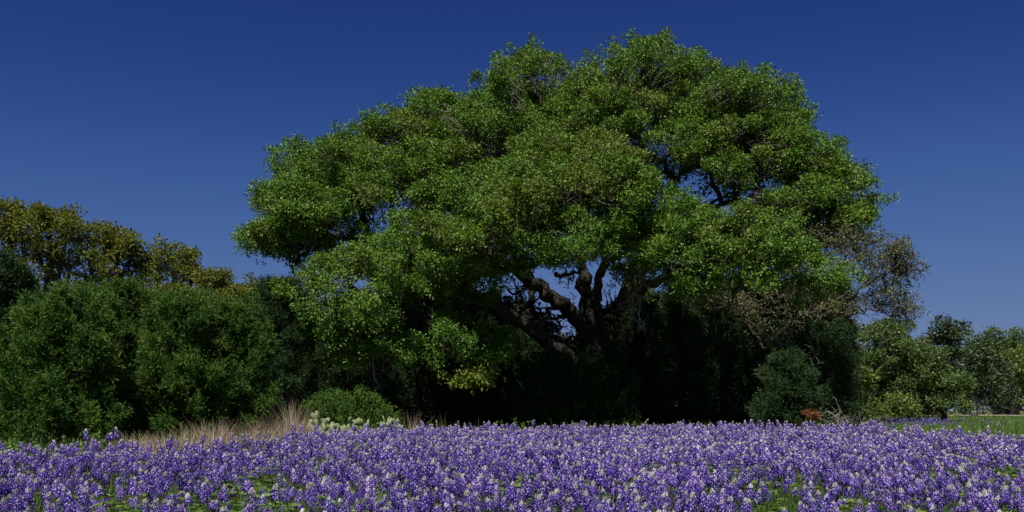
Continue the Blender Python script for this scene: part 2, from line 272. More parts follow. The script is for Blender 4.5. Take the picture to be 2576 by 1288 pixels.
# ------------------------------------------------------------------ the great live oak
def live_oak():
    rng = np.random.default_rng(11)
    base = np.array([wx(1515, 25.0), 25.0, 0.0]); base[2] = float(ground_z(base[0], base[1])) - .05
    T = empty('live_oak', base, 'great spreading live oak with twisted dark limbs, the largest tree, towering over the bluebonnets', 'tree')
    # limbs: (X, Y, depth, radius)
    limbs = [
        [(1522, 1085, 25, .50), (1518, 1000, 25, .40), (1515, 930, 25, .36), (1512, 870, 25, .36), (1505, 835, 25, .38)],
        [(1500, 900, 25, .26), (1490, 850, 24.9, .26), (1440, 792, 24.6, .24), (1385, 748, 24.2, .22), (1345, 712, 23.9, .20), (1300, 685, 23.4, .16), (1235, 665, 22.7, .11), (1190, 620, 22.0, .08)],
        [(1495, 890, 25, .25), (1490, 840, 25, .26), (1466, 770, 25.1, .23), (1468, 700, 25.2, .21), (1462, 645, 25.4, .18), (1455, 560, 25.8, .14), (1420, 470, 26.2, .11), (1350, 330, 26.8, .08), (1330, 220, 27, .05)],
        [(1520, 880, 25, .25), (1535, 820, 25, .26), (1570, 740, 25.2, .25), (1610, 670, 25.6, .23), (1655, 600, 25.8, .20), (1670, 510, 26, .17), (1720, 420, 26.3, .14), (1740, 330, 26.5, .10), (1750, 240, 26.6, .06)],
        [(1662, 540, 25.9, .14), (1690, 505, 25.8, .14), (1755, 528, 25.2, .12), (1830, 505, 24.6, .10), (1910, 520, 24.2, .09), (2010, 500, 23.8, .07), (2100, 520, 23.5, .04)],
        [(1510, 960, 24.6, .22), (1440, 900, 24.2, .22), (1350, 840, 23.8, .22), (1270, 775, 23.4, .20), (1190, 735, 23.0, .16), (1100, 750, 22.4, .12), (1000, 765, 21.6, .09), (900, 740, 20.8, .06)],
        [(1330, 830, 23.8, .13), (1330, 770, 24.3, .12), (1340, 700, 24.8, .11), (1290, 620, 25.3, .10), (1180, 570, 25.4, .09), (1050, 600, 25, .08), (940, 605, 24.6, .08), (860, 604, 24.0, .07), (760, 560, 23.4, .05)],
        [(1520, 850, 25, .17), (1500, 770, 24.3, .15), (1505, 700, 23.7, .14), (1530, 640, 23.2, .12), (1560, 540, 22.4, .09), (1500, 460, 21.6, .06)],
        [(1560, 760, 25.1, .16), (1620, 720, 24.3, .15), (1690, 690, 23.5, .13), (1790, 650, 22.5, .10), (1880, 620, 21.8, .08), (1970, 640, 21.4, .05)],
        [(1648, 600, 25.8, .12), (1620, 480, 26.2, .10), (1612, 380, 26.6, .09), (1608, 300, 26.9, .07), (1620, 180, 27, .04)],
        [(1455, 580, 25.7, .11), (1330, 480, 25.8, .10), (1200, 420, 26, .08), (1060, 370, 26, .06), (960, 380, 25.8, .04)],
        [(1720, 430, 26.2, .10), (1840, 380, 26.4, .08), (1930, 300, 26.5, .05)],
    ]
    L3 = []
    for i, L in enumerate(limbs):
        P = np.array([at(x, y, d) for x, y, d, r in L]); R = np.array([r for *_, r in L]) * (.90 if i == 0 else .78)
        n = (len(P) - 1) * 5 + 1; t = np.arange(len(P)); tt = np.linspace(0, len(P) - 1, n)
        # catmull-rom style smoothing
        Q = np.stack([np.interp(tt, t, P[:, k]) for k in range(3)], 1)
        for _ in range(3): Q[1:-1] = (Q[:-2] + Q[2:] + 2 * Q[1:-1]) / 4
        RR = np.interp(tt, t, R)
        Q[1:] += rng.normal(size=(n - 1, 3)) * np.minimum(.06 if i else .03, RR[1:, None] * .35)
        RR = RR * (1 + .09 * rng.normal(size=n))
        L3.append((Q, RR))
        V, Fc = tubes(Q[None], RR[None], 12)
        if i == 0:   # root flare and fluting
            a = np.arctan2(V[:, 1] - 25, V[:, 0] - base[0]); h = np.clip((1.3 - V[:, 2]) / 1.3, 0, 1)
            V[:, :2] += (V[:, :2] - base[:2]) * (h ** 2 * (.45 + .3 * np.sin(a * 5)))[:, None]
        mesh_np('trunk' if i == 0 else 'limb', V, Fc, 4, [M_BARK], T, smooth=True, origin=base)
    # boughs: X, Y, half width, half height (photo units), depth, depth radius, hue
    B = [
        (775, 440, 72, 62, 23.8, 1.3, .35), (700, 575, 82, 62, 22.6, 1.3, .45), (800, 545, 90, 70, 22.6, 1.4, .45), (650, 615, 32, 22, 22.6, .5, .4),
        (720, 520, 62, 42, 23.0, 1.0, .4), (745, 645, 70, 45, 23.6, 1.0, .1), (930, 375, 82, 62, 25.5, 1.5, .45), (1010, 330, 60, 42, 26, 1.2, .4), (880, 420, 62, 62, 24.6, 1.3, .4),
        (970, 455, 90, 62, 24.2, 1.5, .6), (1090, 300, 82, 52, 26.5, 1.5, .5), (1060, 370, 110, 65, 25, 1.6, .7), (1180, 330, 100, 62, 25.4, 1.6, .6),
        (1150, 430, 120, 62, 23.8, 1.6, .75), (1320, 190, 90, 58, 27, 1.5, .55), (1340, 155, 62, 28, 27, 1.0, .5), (1285, 270, 92, 62, 25.8, 1.5, .6), (1250, 360, 92, 52, 24.8, 1.4, .6),
        (1395, 262, 76, 56, 26, 1.5, .65), (1500, 222, 62, 36, 27, 1.3, .5), (1500, 290, 100, 72, 25.6, 1.6, .7), (1620, 190, 100, 62, 27, 1.7, .6),
        (1640, 130, 46, 26, 27.2, .8, .4), (1730, 195, 82, 52, 27, 1.5, .35), (1620, 265, 92, 42, 25.6, 1.4, .75), (1750, 280, 92, 66, 25.8, 1.6, .5), (1850, 235, 72, 46, 26.6, 1.4, .4),
        (1930, 255, 82, 52, 26.2, 1.4, .45), (1965, 325, 66, 48, 25.6, 1.3, .4), (1870, 330, 92, 56, 25.2, 1.5, .5), (1780, 385, 85, 46, 24.6, 1.3, .5),
        (1930, 410, 92, 52, 24.6, 1.4, .45), (2050, 440, 88, 52, 24.8, 1.4, .45), (2110, 500, 92, 62, 24.2, 1.5, .5), (2030, 525, 82, 50, 23.8, 1.4, .5), (2110, 575, 78, 42, 24.2, 1.3, .5),
        (1860, 440, 60, 34, 23.8, 1.0, .3), (1380, 395, 92, 56, 23.4, 1.5, .7), (1480, 400, 92, 46, 22.6, 1.4, .75), (1570, 420, 82, 46, 22.2, 1.3, .7),
        (1420, 480, 105, 56, 21.4, 1.5, .75), (1540, 480, 92, 52, 21.6, 1.4, .6), (1620, 500, 62, 36, 22, 1.1, .4), (1300, 470, 82, 46, 22.2, 1.4, .6),
        (1200, 530, 92, 46, 21.2, 1.4, .65), (1320, 545, 105, 50, 20.6, 1.5, .75), (1120, 585, 82, 46, 20.8, 1.3, .7), (1230, 620, 92, 48, 20.4, 1.4, .55),
        (1410, 585, 72, 44, 20.8, 1.2, .45), (1040, 570, 72, 34, 22.4, 1.1, .25), (1000, 625, 60, 36, 22.4, 1.0, .3), (1080, 665, 90, 50, 21.6, 1.2, .35), (1180, 690, 60, 40, 21.4, 1.0, .3),
        (1340, 640, 62, 26, 20.8, .8, .3), (1450, 635, 52, 22, 20.6, .8, .1), (1600, 570, 52, 36, 22.6, .9, .1), (1560, 610, 40, 30, 23, .8, .1), (1550, 540, 60, 30, 23, .9, .3),
        (880, 695, 92, 46, 20.4, 1.3, .65), (780, 755, 88, 40, 19.8, 1.2, .6), (900, 775, 92, 48, 19.4, 1.2, .35), (960, 720, 46, 40, 20.2, .9, .4), (860, 835, 82, 38, 19.8, 1.0, .2), (940, 830, 46, 36, 19.6, .8, .1),
        (960, 640, 50, 28, 21, .8, .4), (1720, 575, 62, 40, 22.2, 1.1, .3), (1760, 620, 82, 50, 21.2, 1.3, .5), (1860, 595, 88, 46, 20.8, 1.3, .7), (1960, 620, 82, 46, 20.6, 1.3, .65),
        (1900, 660, 92, 46, 20.2, 1.3, .6), (2020, 690, 72, 46, 20.6, 1.2, .5), (1760, 685, 72, 40, 20.6, 1.1, .3), (1690, 670, 36, 26, 20.8, .7, .2), (1850, 715, 70, 34, 20.8, 1.0, .3),
        (2060, 730, 36, 26, 20.8, .7, .3), (1740, 735, 36, 20, 21, .6, .2), (1690, 560, 40, 34, 22.4, .8, .3), (1180, 480, 60, 34, 24, 1.2, .5),
        (1690, 610, 50, 40, 22.0, .9, .3), (1640, 600, 30, 36, 22.6, .6, .1), (1480, 600, 50, 30, 21.4, .9, .3), (1530, 590, 40, 26, 21.6, .8, .2), (1270, 660, 60, 30, 21, .9, .3),
        (1600, 705, 46, 34, 24.2, .8, .02), (1200, 725, 60, 30, 22.4, .9, .05), (1080, 730, 60, 30, 22, .9, .1), (1120, 500, 80, 40, 23.4, 1.2, .6), (1040, 520, 60, 30, 23.6, 1.1, .4), (900, 500, 70, 44, 23.4, 1.2, .5), (860, 480, 60, 40, 23.6, 1.2, .4),
        (760, 500, 80, 50, 23.4, 1.3, .4), (740, 610, 80, 40, 22.6, 1.2, .3), (1560, 340, 80, 50, 25, 1.4, .7), (1420, 330, 80, 50, 25, 1.4, .7), (1680, 370, 60, 40, 25, 1.1, .5), (1990, 380, 60, 40, 25, 1.2, .4),
        (1560, 640, 40, 26, 21.4, .7, .2), (1640, 660, 36, 26, 21.6, .7, .2), (1390, 655, 40, 20, 20.9, .7, .3), (1130, 700, 50, 30, 21.2, .9, .2), (1690, 720, 40, 24, 21.6, .7, .15),
        (1160, 770, 60, 26, 22, .9, .05), (1060, 760, 60, 40, 22, 1.0, .1), (960, 890, 80, 50, 20.6, 1.0, .05), (800, 900, 80, 50, 20.8, 1.0, .1), (1130, 860, 60, 50, 21.5, 1.0, .02), (1230, 870, 40, 40, 21.6, .8, .02),
        # the far side of the crown
        (1000, 450, 130, 70, 28, 1.7, .3), (1180, 400, 130, 80, 29, 1.9, .4), (1360, 330, 130, 90, 29.5, 2, .4), (1480, 440, 120, 70, 28.5, 1.9, .4), (1760, 300, 130, 80, 29.5, 2, .4),
        (1900, 400, 120, 70, 29, 1.9, .4), (2030, 500, 100, 55, 28, 1.6, .4), (1180, 550, 110, 60, 27.5, 1.7, .3), (1350, 560, 90, 60, 27.5, 1.5, .3), (1560, 200, 110, 60, 29, 1.8, .4), (1080, 520, 90, 50, 27.5, 1.4, .3),
        (1120, 640, 90, 60, 26, 1.5, .2), (1000, 690, 60, 40, 25, 1.2, .2), (1700, 600, 70, 40, 27.5, 1.3, .2), (1850, 640, 100, 50, 26.5, 1.5, .2), (1040, 720, 60, 50, 24, 1.2, .2), (1480, 560, 60, 40, 27.5, 1.3, .2),
    ]
    # limb nodes to hang boughs from
    LN = np.concatenate([Q[8:] for Q, R in L3[1:]]); 
    VV = []; FF = []; RV = []; PV = []; off = 0; tw = []; tr = []; br = []
    for (x, y, hw, hh, d, dr, hue) in B:
        y += 24 if y < 300 else 14 if y < 440 else 6 if y < 560 else 0
        x = 1440 + (x - 1440) * .972 if y < 620 else x
        c = at(x, y, d); s = d / F / 2.5156
        rad = np.array([hw * s, dr, hh * s])
        vol = rad[0] * rad[2] + .5 * rad[1] * (rad[0] + rad[2]) * .5
        far = d > 26.9 and dr > 1.3 and y > 190 and hw > 84
        n = int(max(5, vol * (8 if far else 17)))
        P, D = bough_puffs(rng, c, rad * .86, n)
        pv = np.clip(hue + rng.normal(size=n) * .2, 0, 1)
        V, Fc, a, b = puff_leaves(rng, P, D, pv, np.clip(rng.normal(.31, .10, n), .14, .50), 38 if far else 110, 7, .068 if far else .052, .040 if far else .031, spread=.055)
        VV.append(V); FF.append(Fc + off); off += len(V); RV.append(a); PV.append(b)
        j = np.argmin(np.linalg.norm(LN - c, axis=1) + .8 * np.maximum(0, LN[:, 2] - c[2]))
        heart = c - np.array([0, 0, rad[2] * .45])
        path = wiggle(rng, LN[j], heart, 9, .035)[0]; br.append((path, np.linspace(.075, .04, 9)))
        tw.append(wiggle(rng, np.repeat(heart[None], n, 0) + rng.normal(size=(n, 3)) * .12, P, 6, .05)); tr.append(np.tile(np.linspace(.026, .008, 6), (n, 1)))
        # fine twigs inside each puff
        k = 5; Pk = np.repeat(P, k, 0); e = Pk + rnd_unit(rng, n * k) * .38
        q = wiggle(rng, Pk, e, 6, .05); tw.append(q); tr.append(np.tile(np.linspace(.009, .004, 6), (n * k, 1)))
    # leaves through the inside of the crown
    poly = np.array([(655, 590), (700, 480), (740, 400), (860, 370), (980, 310), (1100, 265), (1220, 230), (1260, 180), (1340, 165), (1440, 215), (1560, 170), (1640, 125), (1760, 170), (1900, 215), (1990, 260), (2000, 350),
                     (2080, 410), (2160, 480), (2170, 580), (2050, 620), (2010, 700), (1800, 690), (1680, 650), (1500, 610), (1350, 650), (1200, 690), (1000, 690), (850, 690), (700, 650)], float)
    q = np.stack([rng.uniform(640, 2180, 950), rng.uniform(120, 720, 950)], 1)
    ins = np.zeros(len(q), bool)
    for k in range(len(poly)):
        (xa, ya), (xb, yb) = poly[k], poly[(k + 1) % len(poly)]
        c_ = ((ya > q[:, 1]) != (yb > q[:, 1])) & (q[:, 0] < (xb - xa) * (q[:, 1] - ya) / (yb - ya + 1e-9) + xa); ins ^= c_
    for gx, gy, ga, gb in [(905, 585, 62, 24), (1635, 365, 40, 46), (1785, 500, 110, 36), (1580, 560, 70, 50), (1030, 520, 50, 60), (1180, 470, 40, 30), (1110, 515, 30, 18), (1000, 650, 30, 16), (1500, 640, 60, 20)]:
        ins &= ((q[:, 0] - gx) / ga) ** 2 + ((q[:, 1] - gy) / gb) ** 2 > 1
    q = q[ins]; n = len(q); dd = rng.uniform(25.0, 29.0, n); P = np.array([at(a_, b_, c_) for (a_, b_), c_ in zip(q, dd)])
    V, Fc, a, b = puff_leaves(rng, P, rnd_unit(rng, n), np.clip(rng.normal(.4, .2, n), 0, 1), rng.uniform(.25, .45, n), 40, 6, .075, .042)
    VV.append(V); FF.append(Fc + off); off += len(V); RV.append(a); PV.append(b)
    k = 3; Pk = np.repeat(P, k, 0); tw.append(wiggle(rng, Pk + rnd_unit(rng, n * k) * .4, Pk, 6, .06)); tr.append(np.tile(np.linspace(.012, .005, 6), (n * k, 1)))
    # thin curtain of leaves behind the forked limbs
    q = np.stack([rng.uniform(1350, 1640, 26), rng.uniform(690, 860, 26)], 1); n = len(q); P = np.array([at(a_, b_, rng.uniform(27, 29)) for a_, b_ in q])
    V, Fc, a, b = puff_leaves(rng, P, rnd_unit(rng, n), np.full(n, .6), rng.uniform(.15, .32, n), 10, 5, .07, .04)
    VV.append(V); FF.append(Fc + off); off += len(V); RV.append(a); PV.append(b)
    # ragged outer shoots all along the outline
    out = np.array([(640, 640), (605, 608), (640, 560), (650, 492), (700, 440), (722, 372), (775, 380), (830, 402), (860, 352), (905, 320), (965, 292), (1000, 310), (1040, 270), (1085, 245), (1150, 250), (1200, 245), (1215, 212), (1245, 165), (1300, 138),
                    (1340, 130), (1400, 142), (1432, 165), (1450, 185), (1480, 158), (1540, 140), (1590, 122), (1610, 98), (1680, 100), (1700, 128), (1755, 145), (1780, 175), (1850, 182), (1900, 200), (1940, 195), (2000, 235), (2025, 280), (2005, 340), (2020, 380),
                    (2090, 395), (2150, 420), (2185, 470), (2205, 500), (2185, 560), (2170, 600), (2110, 615)], float)
    seg = np.linalg.norm(np.diff(out, axis=0), axis=1); cs = np.concatenate([[0], np.cumsum(seg)])
    tt = np.sort(rng.uniform(0, cs[-1], 150)); ox = np.interp(tt, cs, out[:, 0]); oy = np.interp(tt, cs, out[:, 1])
    for x, y in zip(ox, oy):
        dx, dy = x - 1430, y - 520; L_ = math.hypot(dx, dy); g = rng.uniform(-26, 6)
        c = at(x + dx / L_ * g, y + dy / L_ * g + 4, rng.uniform(23.6, 26.4)); inn = unit(at(1450, 450, 25) - c)
        n = int(rng.integers(2, 6)); P = c + inn * np.linspace(0, .45, n)[:, None] + rng.normal(size=(n, 3)) * .09
        V, Fc, a, b = puff_leaves(rng, P, np.tile(-inn, (n, 1)), np.full(n, rng.uniform(.2, .7)), rng.uniform(.10, .24, n), 20, 6, .06, .034)
        VV.append(V); FF.append(Fc + off); off += len(V); RV.append(a); PV.append(b)
        tw.append(wiggle(rng, c + inn * .9 + rng.normal(size=(3, 3)) * .1, c - inn * rng.uniform(.05, .2) + rng.normal(size=(3, 3)) * .08, 6, .05)); tr.append(np.tile(np.linspace(.02, .004, 6), (3, 1)))
    # tall sprigs that break the outline
    for x, y, d in [(725, 385, 23.8), (740, 372, 23.8), (965, 300, 26), (1000, 295, 26), (1080, 248, 26.5), (1330, 132, 27), (1255, 205, 27), (1425, 160, 27), (1475, 158, 27), (1600, 104, 27.2), (1676, 104, 27.2), (1655, 118, 27.2), (1760, 150, 27),
                    (1850, 185, 26.6), (1915, 195, 26.4), (2005, 245, 26), (2022, 285, 25.8), (2020, 320, 25.6), (655, 492, 23), (668, 520, 23), (615, 608, 22.6), (2100, 405, 24.8), (2190, 470, 24.2), (2200, 500, 24.2), (2190, 540, 24.2), (860, 355, 25), (700, 410, 23.8), (1210, 215, 27)]:
        c = at(x, y + 8, d); n = 3; P = c + rng.normal(size=(n, 3)) * .12
        V, Fc, a, b = puff_leaves(rng, P, np.tile([0, 0, 1.], (n, 1)), np.full(n, .4), np.full(n, .2), 24, 6, .062, .036)
        VV.append(V); FF.append(Fc + off); off += len(V); RV.append(a); PV.append(b)
        inn = unit(at(1450, 420, 25) - c) * .6; tw.append(wiggle(rng, c + inn + rng.normal(size=(4, 3)) * .1, c + rng.normal(size=(4, 3)) * .15, 6, .05)); tr.append(np.tile(np.linspace(.02, .006, 6), (4, 1)))
    mesh_np('crown', np.concatenate(VV), np.concatenate(FF), 4, [M_OAK], T, attrs={'rnd': np.concatenate(RV), 'puf': np.concatenate(PV)}, origin=base)
    print('oak leaves', off // 4)
    V, Fc = tubes(np.array([p for p, _ in br]), np.array([r for _, r in br]), 7)
    tag(mesh_np('branch', V, Fc, 4, [M_BARK], T, smooth=True, origin=base), kind='stuff')
    V, Fc = tubes(np.concatenate(tw), np.concatenate(tr), 3)
    tag(mesh_np('twig', V, Fc, 4, [M_TWIG], T, origin=base), kind='stuff')
    # bare crooked inner branches seen against the sky
    def crooked(starts, col, name, label=None):
        for (x0, y0, d0, x1, y1, d1, r, amp) in starts:
            segs = []; a, b = at(x0, y0, d0), at(x1, y1, d1)
            p = wiggle(rng, a, b, 14, amp)[0]; segs.append((p[None], np.linspace(r, r * .35, 14)[None]))
            for _ in range(10):
                i = rng.integers(3, 13); e = p[i] + rnd_unit(rng, 1)[0] * rng.uniform(.2, .55) + np.array([0, 0, -.08])
                q = wiggle(rng, p[i], e, 7, .07)[0]; segs.append((q[None], np.linspace(r * .35, r * .12, 7)[None]))
                for _ in range(2):
                    e2 = q[4] + rnd_unit(rng, 1)[0] * .22; segs.append((wiggle(rng, q[4], e2, 5, .06), np.linspace(r * .15, r * .08, 5)[None]))
            o = mesh_np(name, *join([tubes(p, r, 5) for p, r in segs]), 4, [col], T, smooth=True, origin=base)
            if label: o['label'] = label
    crooked([(1325, 790, 23.9, 1290, 700, 23.6, .05, .05), (1270, 770, 23.5, 1330, 800, 23.2, .05, .05), (1440, 790, 24.5, 1350, 820, 23.8, .05, .06), (1400, 770, 24.4, 1380, 870, 24, .05, .07),
             (1420, 860, 24.4, 1340, 790, 24.6, .05, .08), (1400, 690, 24, 1470, 670, 24.8, .06, .04), (1350, 720, 23.9, 1250, 720, 23.5, .05, .05), (1450, 880, 24.8, 1380, 830, 24.2, .045, .07),
             (1080, 790, 22.4, 1010, 850, 22, .05, .05), (1000, 765, 21.6, 1080, 860, 22.5, .05, .06), (1755, 528, 25, 1720, 470, 25, .045, .06), (1830, 505, 24.6, 1900, 560, 24, .045, .06),
             (1780, 520, 25, 1880, 480, 24.6, .05, .05), (1800, 540, 24.8, 1700, 590, 24.4, .04, .06), (860, 604, 24, 930, 560, 24, .04, .06), (1540, 660, 24, 1520, 560, 23.6, .06, .05),
             (1610, 660, 24.4, 1560, 560, 23.8, .05, .06), (1600, 340, 26.4, 1640, 400, 26.2, .05, .05), (1250, 760, 23, 1120, 720, 22.5, .05, .05), (1200, 740, 22.8, 1100, 820, 22.4, .05, .05)], M_BARK, 'crooked_branch')
    crooked([(1620, 665, 22.6, 1622, 740, 22.3, .03, .05), (1622, 700, 22.4, 1605, 835, 22.2, .03, .04), (1605, 720, 22.4, 1590, 800, 22.3, .022, .05), (1615, 700, 22.4, 1570, 790, 22.3, .018, .05)], M_DEAD, 'dead_branch', 'pale lichen covered dead branch hanging straight down')
    crooked([(925, 810, 19.9, 940, 960, 19.9, .022, .02), (845, 800, 19.8, 830, 880, 19.8, .02, .06)], M_DEAD, 'dead_branch')
    # hanging leafy sprigs under the crown
    VV = []; FF = []; RV = []; PV = []; off = 0
    P0 = [(1180, 955, 21, 7, .30, .16, 1), (1205, 950, 21, 5, .2, .14, .9), (1160, 965, 21, 4, .15, .12, .9), (1210, 880, 21.4, 7, .5, .22, .1), (1190, 910, 21.4, 5, .35, .2, .1), (720, 905, 20, 6, .4, .16, .6), (700, 880, 20.2, 5, .4, .2, .2), (930, 880, 19.8, 7, .4, .2, .3),
          (830, 880, 19.9, 7, .45, .2, .4), (790, 900, 20.2, 7, .5, .22, .1), (1480, 980, 23.4, 7, .5, .18, .1), (1500, 1020, 23.2, 5, .35, .16, .1), (750, 830, 20.2, 9, .5, .25, .2), (660, 760, 22.8, 6, .4, .25, .1)]
    for x, y, d, n, sp, r, h in P0:
        c = at(x, y, d); P = c + rng.normal(size=(n, 3)) * sp * np.array([.7, .7, .45])
        V, Fc, a, b = puff_leaves(rng, P, np.tile([0, 0, .5], (n, 1)), np.full(n, h), np.full(n, r), 14, 6, .075, .042)
        VV.append(V); FF.append(Fc + off); off += len(V); RV.append(a); PV.append(b)
    o = mesh_np('hanging_foliage', np.concatenate(VV), np.concatenate(FF), 4, [M_OAK], T, attrs={'rnd': np.concatenate(RV), 'puf': np.concatenate(PV)}, origin=base)
    o['label'] = 'leafy sprigs hanging low in the shade under the crown'
live_oak()

# ------------------------------------------------------------------ other trees
def broad_tree(seed, name, label, group, d, Xc, boughs, mleaf, mbark, leaf=.09, dens=11, ncl=26, nl=6, cat='tree', ybase=None, limbs_r=.16, pr=(.3, .5), twigs=True, limbs=None):
    """boughs: (X, Y, half width, half height) in photo units"""
    rng = np.random.default_rng(seed)
    base = np.array([wx(Xc, d), d, 0.]); base[2] = float(ground_z(base[0], d)) - .05
    T = empty(name, base, label, cat, group)
    s = d / F / 2.5156; top = max(at(x, y, d)[2] for x, y, *_ in boughs); fork = base + np.array([0, 0, (top - base[2]) * .35])
    tr = [tubes(wiggle(rng, base, fork, 8, .02), np.linspace(limbs_r * 1.3, limbs_r, 8)[None], 9)]
    LNT = None
    if limbs:
        LNT = []
        for Lm in limbs:
            Pm = np.array([at(x, y, dd) for x, y, dd, r in Lm]); k = (len(Pm) - 1) * 5 + 1; t = np.arange(len(Pm)); tt = np.linspace(0, len(Pm) - 1, k)
            Q = np.stack([np.interp(tt, t, Pm[:, c]) for c in range(3)], 1)
            for _ in range(2): Q[1:-1] = (Q[:-2] + Q[2:] + 2 * Q[1:-1]) / 4
            Q[1:] += rng.normal(size=(k - 1, 3)) * .04; LNT.append(Q[3:])
            tr.append(tubes(Q[None], np.interp(tt, t, [r * .62 for *_, r in Lm])[None], 9))
        LNT = np.concatenate(LNT)
    VV = []; FF = []; RV = []; PV = []; off = 0; tw = []; tws = []
    for (x, y, hw, hh) in boughs:
        dd = d + rng.uniform(-.5, .5) * hw * s
        c = at(x, y, d) ; c[1] = dd
        rad = np.array([hw * s, max(.35, min(hw, hh * 1.6) * s), hh * s])
        n = int(max(5, (rad[0] * rad[2] + .4 * rad[1] * (rad[0] + rad[2])) * dens))
        P, D = bough_puffs(rng, c, rad * .92, n, .5)
        V, Fc, a, b = puff_leaves(rng, P, D, np.clip(.5 + rng.normal() * .2 + rng.normal(size=n) * .2, 0, 1), rng.uniform(*pr, n), ncl, nl, leaf, leaf * .52, spread=leaf)
        VV.append(V); FF.append(Fc + off); off += len(V); RV.append(a); PV.append(b)
        heart = c - np.array([0, 0, rad[2] * .4])
        if LNT is not None: tr.append(tubes(wiggle(rng, LNT[np.argmin(np.linalg.norm(LNT - heart, axis=1))], heart, 9, .05), np.linspace(.022, .010, 9)[None], 6))
        else: tr.append(tubes(wiggle(rng, fork - np.array([0, 0, rng.uniform(0, .3) * (fork[2] - base[2])]), heart, 9, .04), np.linspace(limbs_r * .6, limbs_r * .22, 9)[None], 6))
        if twigs:
            tw.append(wiggle(rng, np.repeat(heart[None], n, 0), P, 6, .05)); tws.append(np.tile(np.linspace(limbs_r * .2, .008, 6), (n, 1)))
            k = 4; Pk = np.repeat(P, k, 0); tw.append(wiggle(rng, Pk, Pk + rnd_unit(rng, n * k) * pr[1], 6, .05)); tws.append(np.tile(np.linspace(.010, .005, 6), (n * k, 1)))
    mesh_np('trunk', *join(tr), 4, [mbark], T, smooth=True, origin=base)
    if tw: tag(mesh_np('twig', *tubes(np.concatenate(tw), np.concatenate(tws), 3), 4, [M_TWIG], T, origin=base), kind='stuff')
    mesh_np('crown', np.concatenate(VV), np.concatenate(FF), 4, [mleaf], T, attrs={'rnd': np.concatenate(RV), 'puf': np.concatenate(PV)}, origin=base)
    return T

def juniper(seed, label, group, d, X0, X1, Ytop, mleaf, zlow=0.05, n_spray=1500, lf=.060, squat=1.0, lean=0, fill=.35, lobes=26, name='juniper'):
    rng = np.random.default_rng(seed)
    Xc = (X0 + X1) / 2; s = d / F / 2.5156
    base = np.array([wx(Xc, d), d, 0.]); base[2] = float(ground_z(base[0], d)) - .04
    T = empty(name, base, label, 'tree', group)
    H = at(Xc, Ytop, d)[2] - base[2]; R = (X1 - X0) / 2 * s
    def rad(t): return R * np.interp(t, [0, .12, .35, .6, .85, 1], [.80, 1., 1.05, .95, .72, .30])
    # plumes: boughs that sweep up and out, each a tapering feathery frond
    n_spray = int(n_spray * 2.4); n = int(lobes * 5.2); lt = rng.random(n) ** .85 * .97; la = rng.random(n) * 2 * np.pi
    lt[:3] = [.93, .88, .9]
    D = unit(np.stack([np.cos(la), np.sin(la), rng.uniform(.3, 1.2, n) + lt * 1.2], 1)); PLn = R * rng.uniform(.26, .66, n) * (1 - .35 * lt)
    lr = np.maximum(0, rad(lt) * rng.uniform(.72, 1.15, n) - PLn * .55)
    LP = base + np.stack([np.cos(la) * lr + lean * lt * H, np.sin(la) * lr * .9, (zlow + lt * (1 - zlow)) * H - PLn * .5 * D[:, 2]], 1)
    LP[:, 2] = np.maximum(LP[:, 2], base[2] + .02)
    k = max(10, n_spray // n)
    t1 = rng.random((n, k)); off = rng.normal(size=(n, k, 3)) * (PLn[:, None] * .15 * (1.1 - t1 * .95))[..., None]
    sp = (LP[:, None] + D[:, None] * (t1 * PLn[:, None])[..., None] + off).reshape(-1, 3)
    sd = unit(np.repeat(D, k, 0) * .9 + unit(off.reshape(-1, 3)) * .7 + rng.normal(size=(n * k, 3)) * .2); pv = np.repeat(rng.random(n), k)
    nf = int(n * k * fill); tt = rng.random(nf); aa = rng.random(nf) * 6.283; rr = rad(tt) * np.sqrt(rng.random(nf)) * .72
    sp = np.concatenate([sp, base + np.stack([np.cos(aa) * rr + lean * tt * H, np.sin(aa) * rr, (zlow + tt * (1 - zlow)) * H * .88], 1)])
    sd = np.concatenate([sd, unit(np.stack([np.cos(aa), np.sin(aa), np.full(nf, 1.)], 1))]); pv = np.concatenate([pv, rng.random(nf)])
    # each spray: a short plume of narrow scale-leaf shoots
    nl = 11; m = len(sp); sd = unit(sd + rng.normal(size=(len(sp), 3)) * .25); L = rng.uniform(.10, .22, m) * min(1.3, max(.8, R))
    t = np.linspace(0, 1, nl)[None, :, None]
    P = (sp[:, None] + sd[:, None] * t * L[:, None, None]).reshape(-1, 3) + rng.normal(size=(m * nl, 3)) * .012
    A = unit(np.repeat(sd, nl, 0) + rng.normal(size=(m * nl, 3)) * .55)
    Nn = rnd_unit(rng, m * nl); z = lf * rng.uniform(.6, 1.25, m * nl) * np.tile(np.linspace(1.1, .6, nl), m)
    V, Fc = leaf_quads(P, A, Nn, z, z * .30)
    rv = np.clip(.5 * rng.random(m * nl) + .5 * np.tile(np.linspace(0, 1, nl), m), 0, 1)
    keep = V.reshape(-1, 4, 3)[:, :, 2].min(1) > base[2] + .02
    V = V.reshape(-1, 4, 3)[keep].reshape(-1, 3); Fc = np.arange(len(V)).reshape(-1, 4)
    mesh_np('crown', V, Fc, 4, [mleaf], T, attrs={'rnd': rv[keep], 'puf': np.repeat(pv, nl)[keep]}, origin=base)
    q = wiggle(rng, np.repeat(base[None] + [[0, 0, H * .1]], n, 0) + np.stack([lean * lt * H, 0 * lt, lt * H * .6], 1), LP, 6, .05)
    tr = [tubes(wiggle(rng, base, base + np.array([lean * H, 0, H * .9]), 9, .015), np.linspace(.10, .02, 9)[None], 8), tubes(q, np.tile(np.linspace(.028, .008, 6), (n, 1)), 4)]
    mesh_np('trunk', *join(tr), 4, [M_BARK], T, smooth=True, origin=base)
    return T

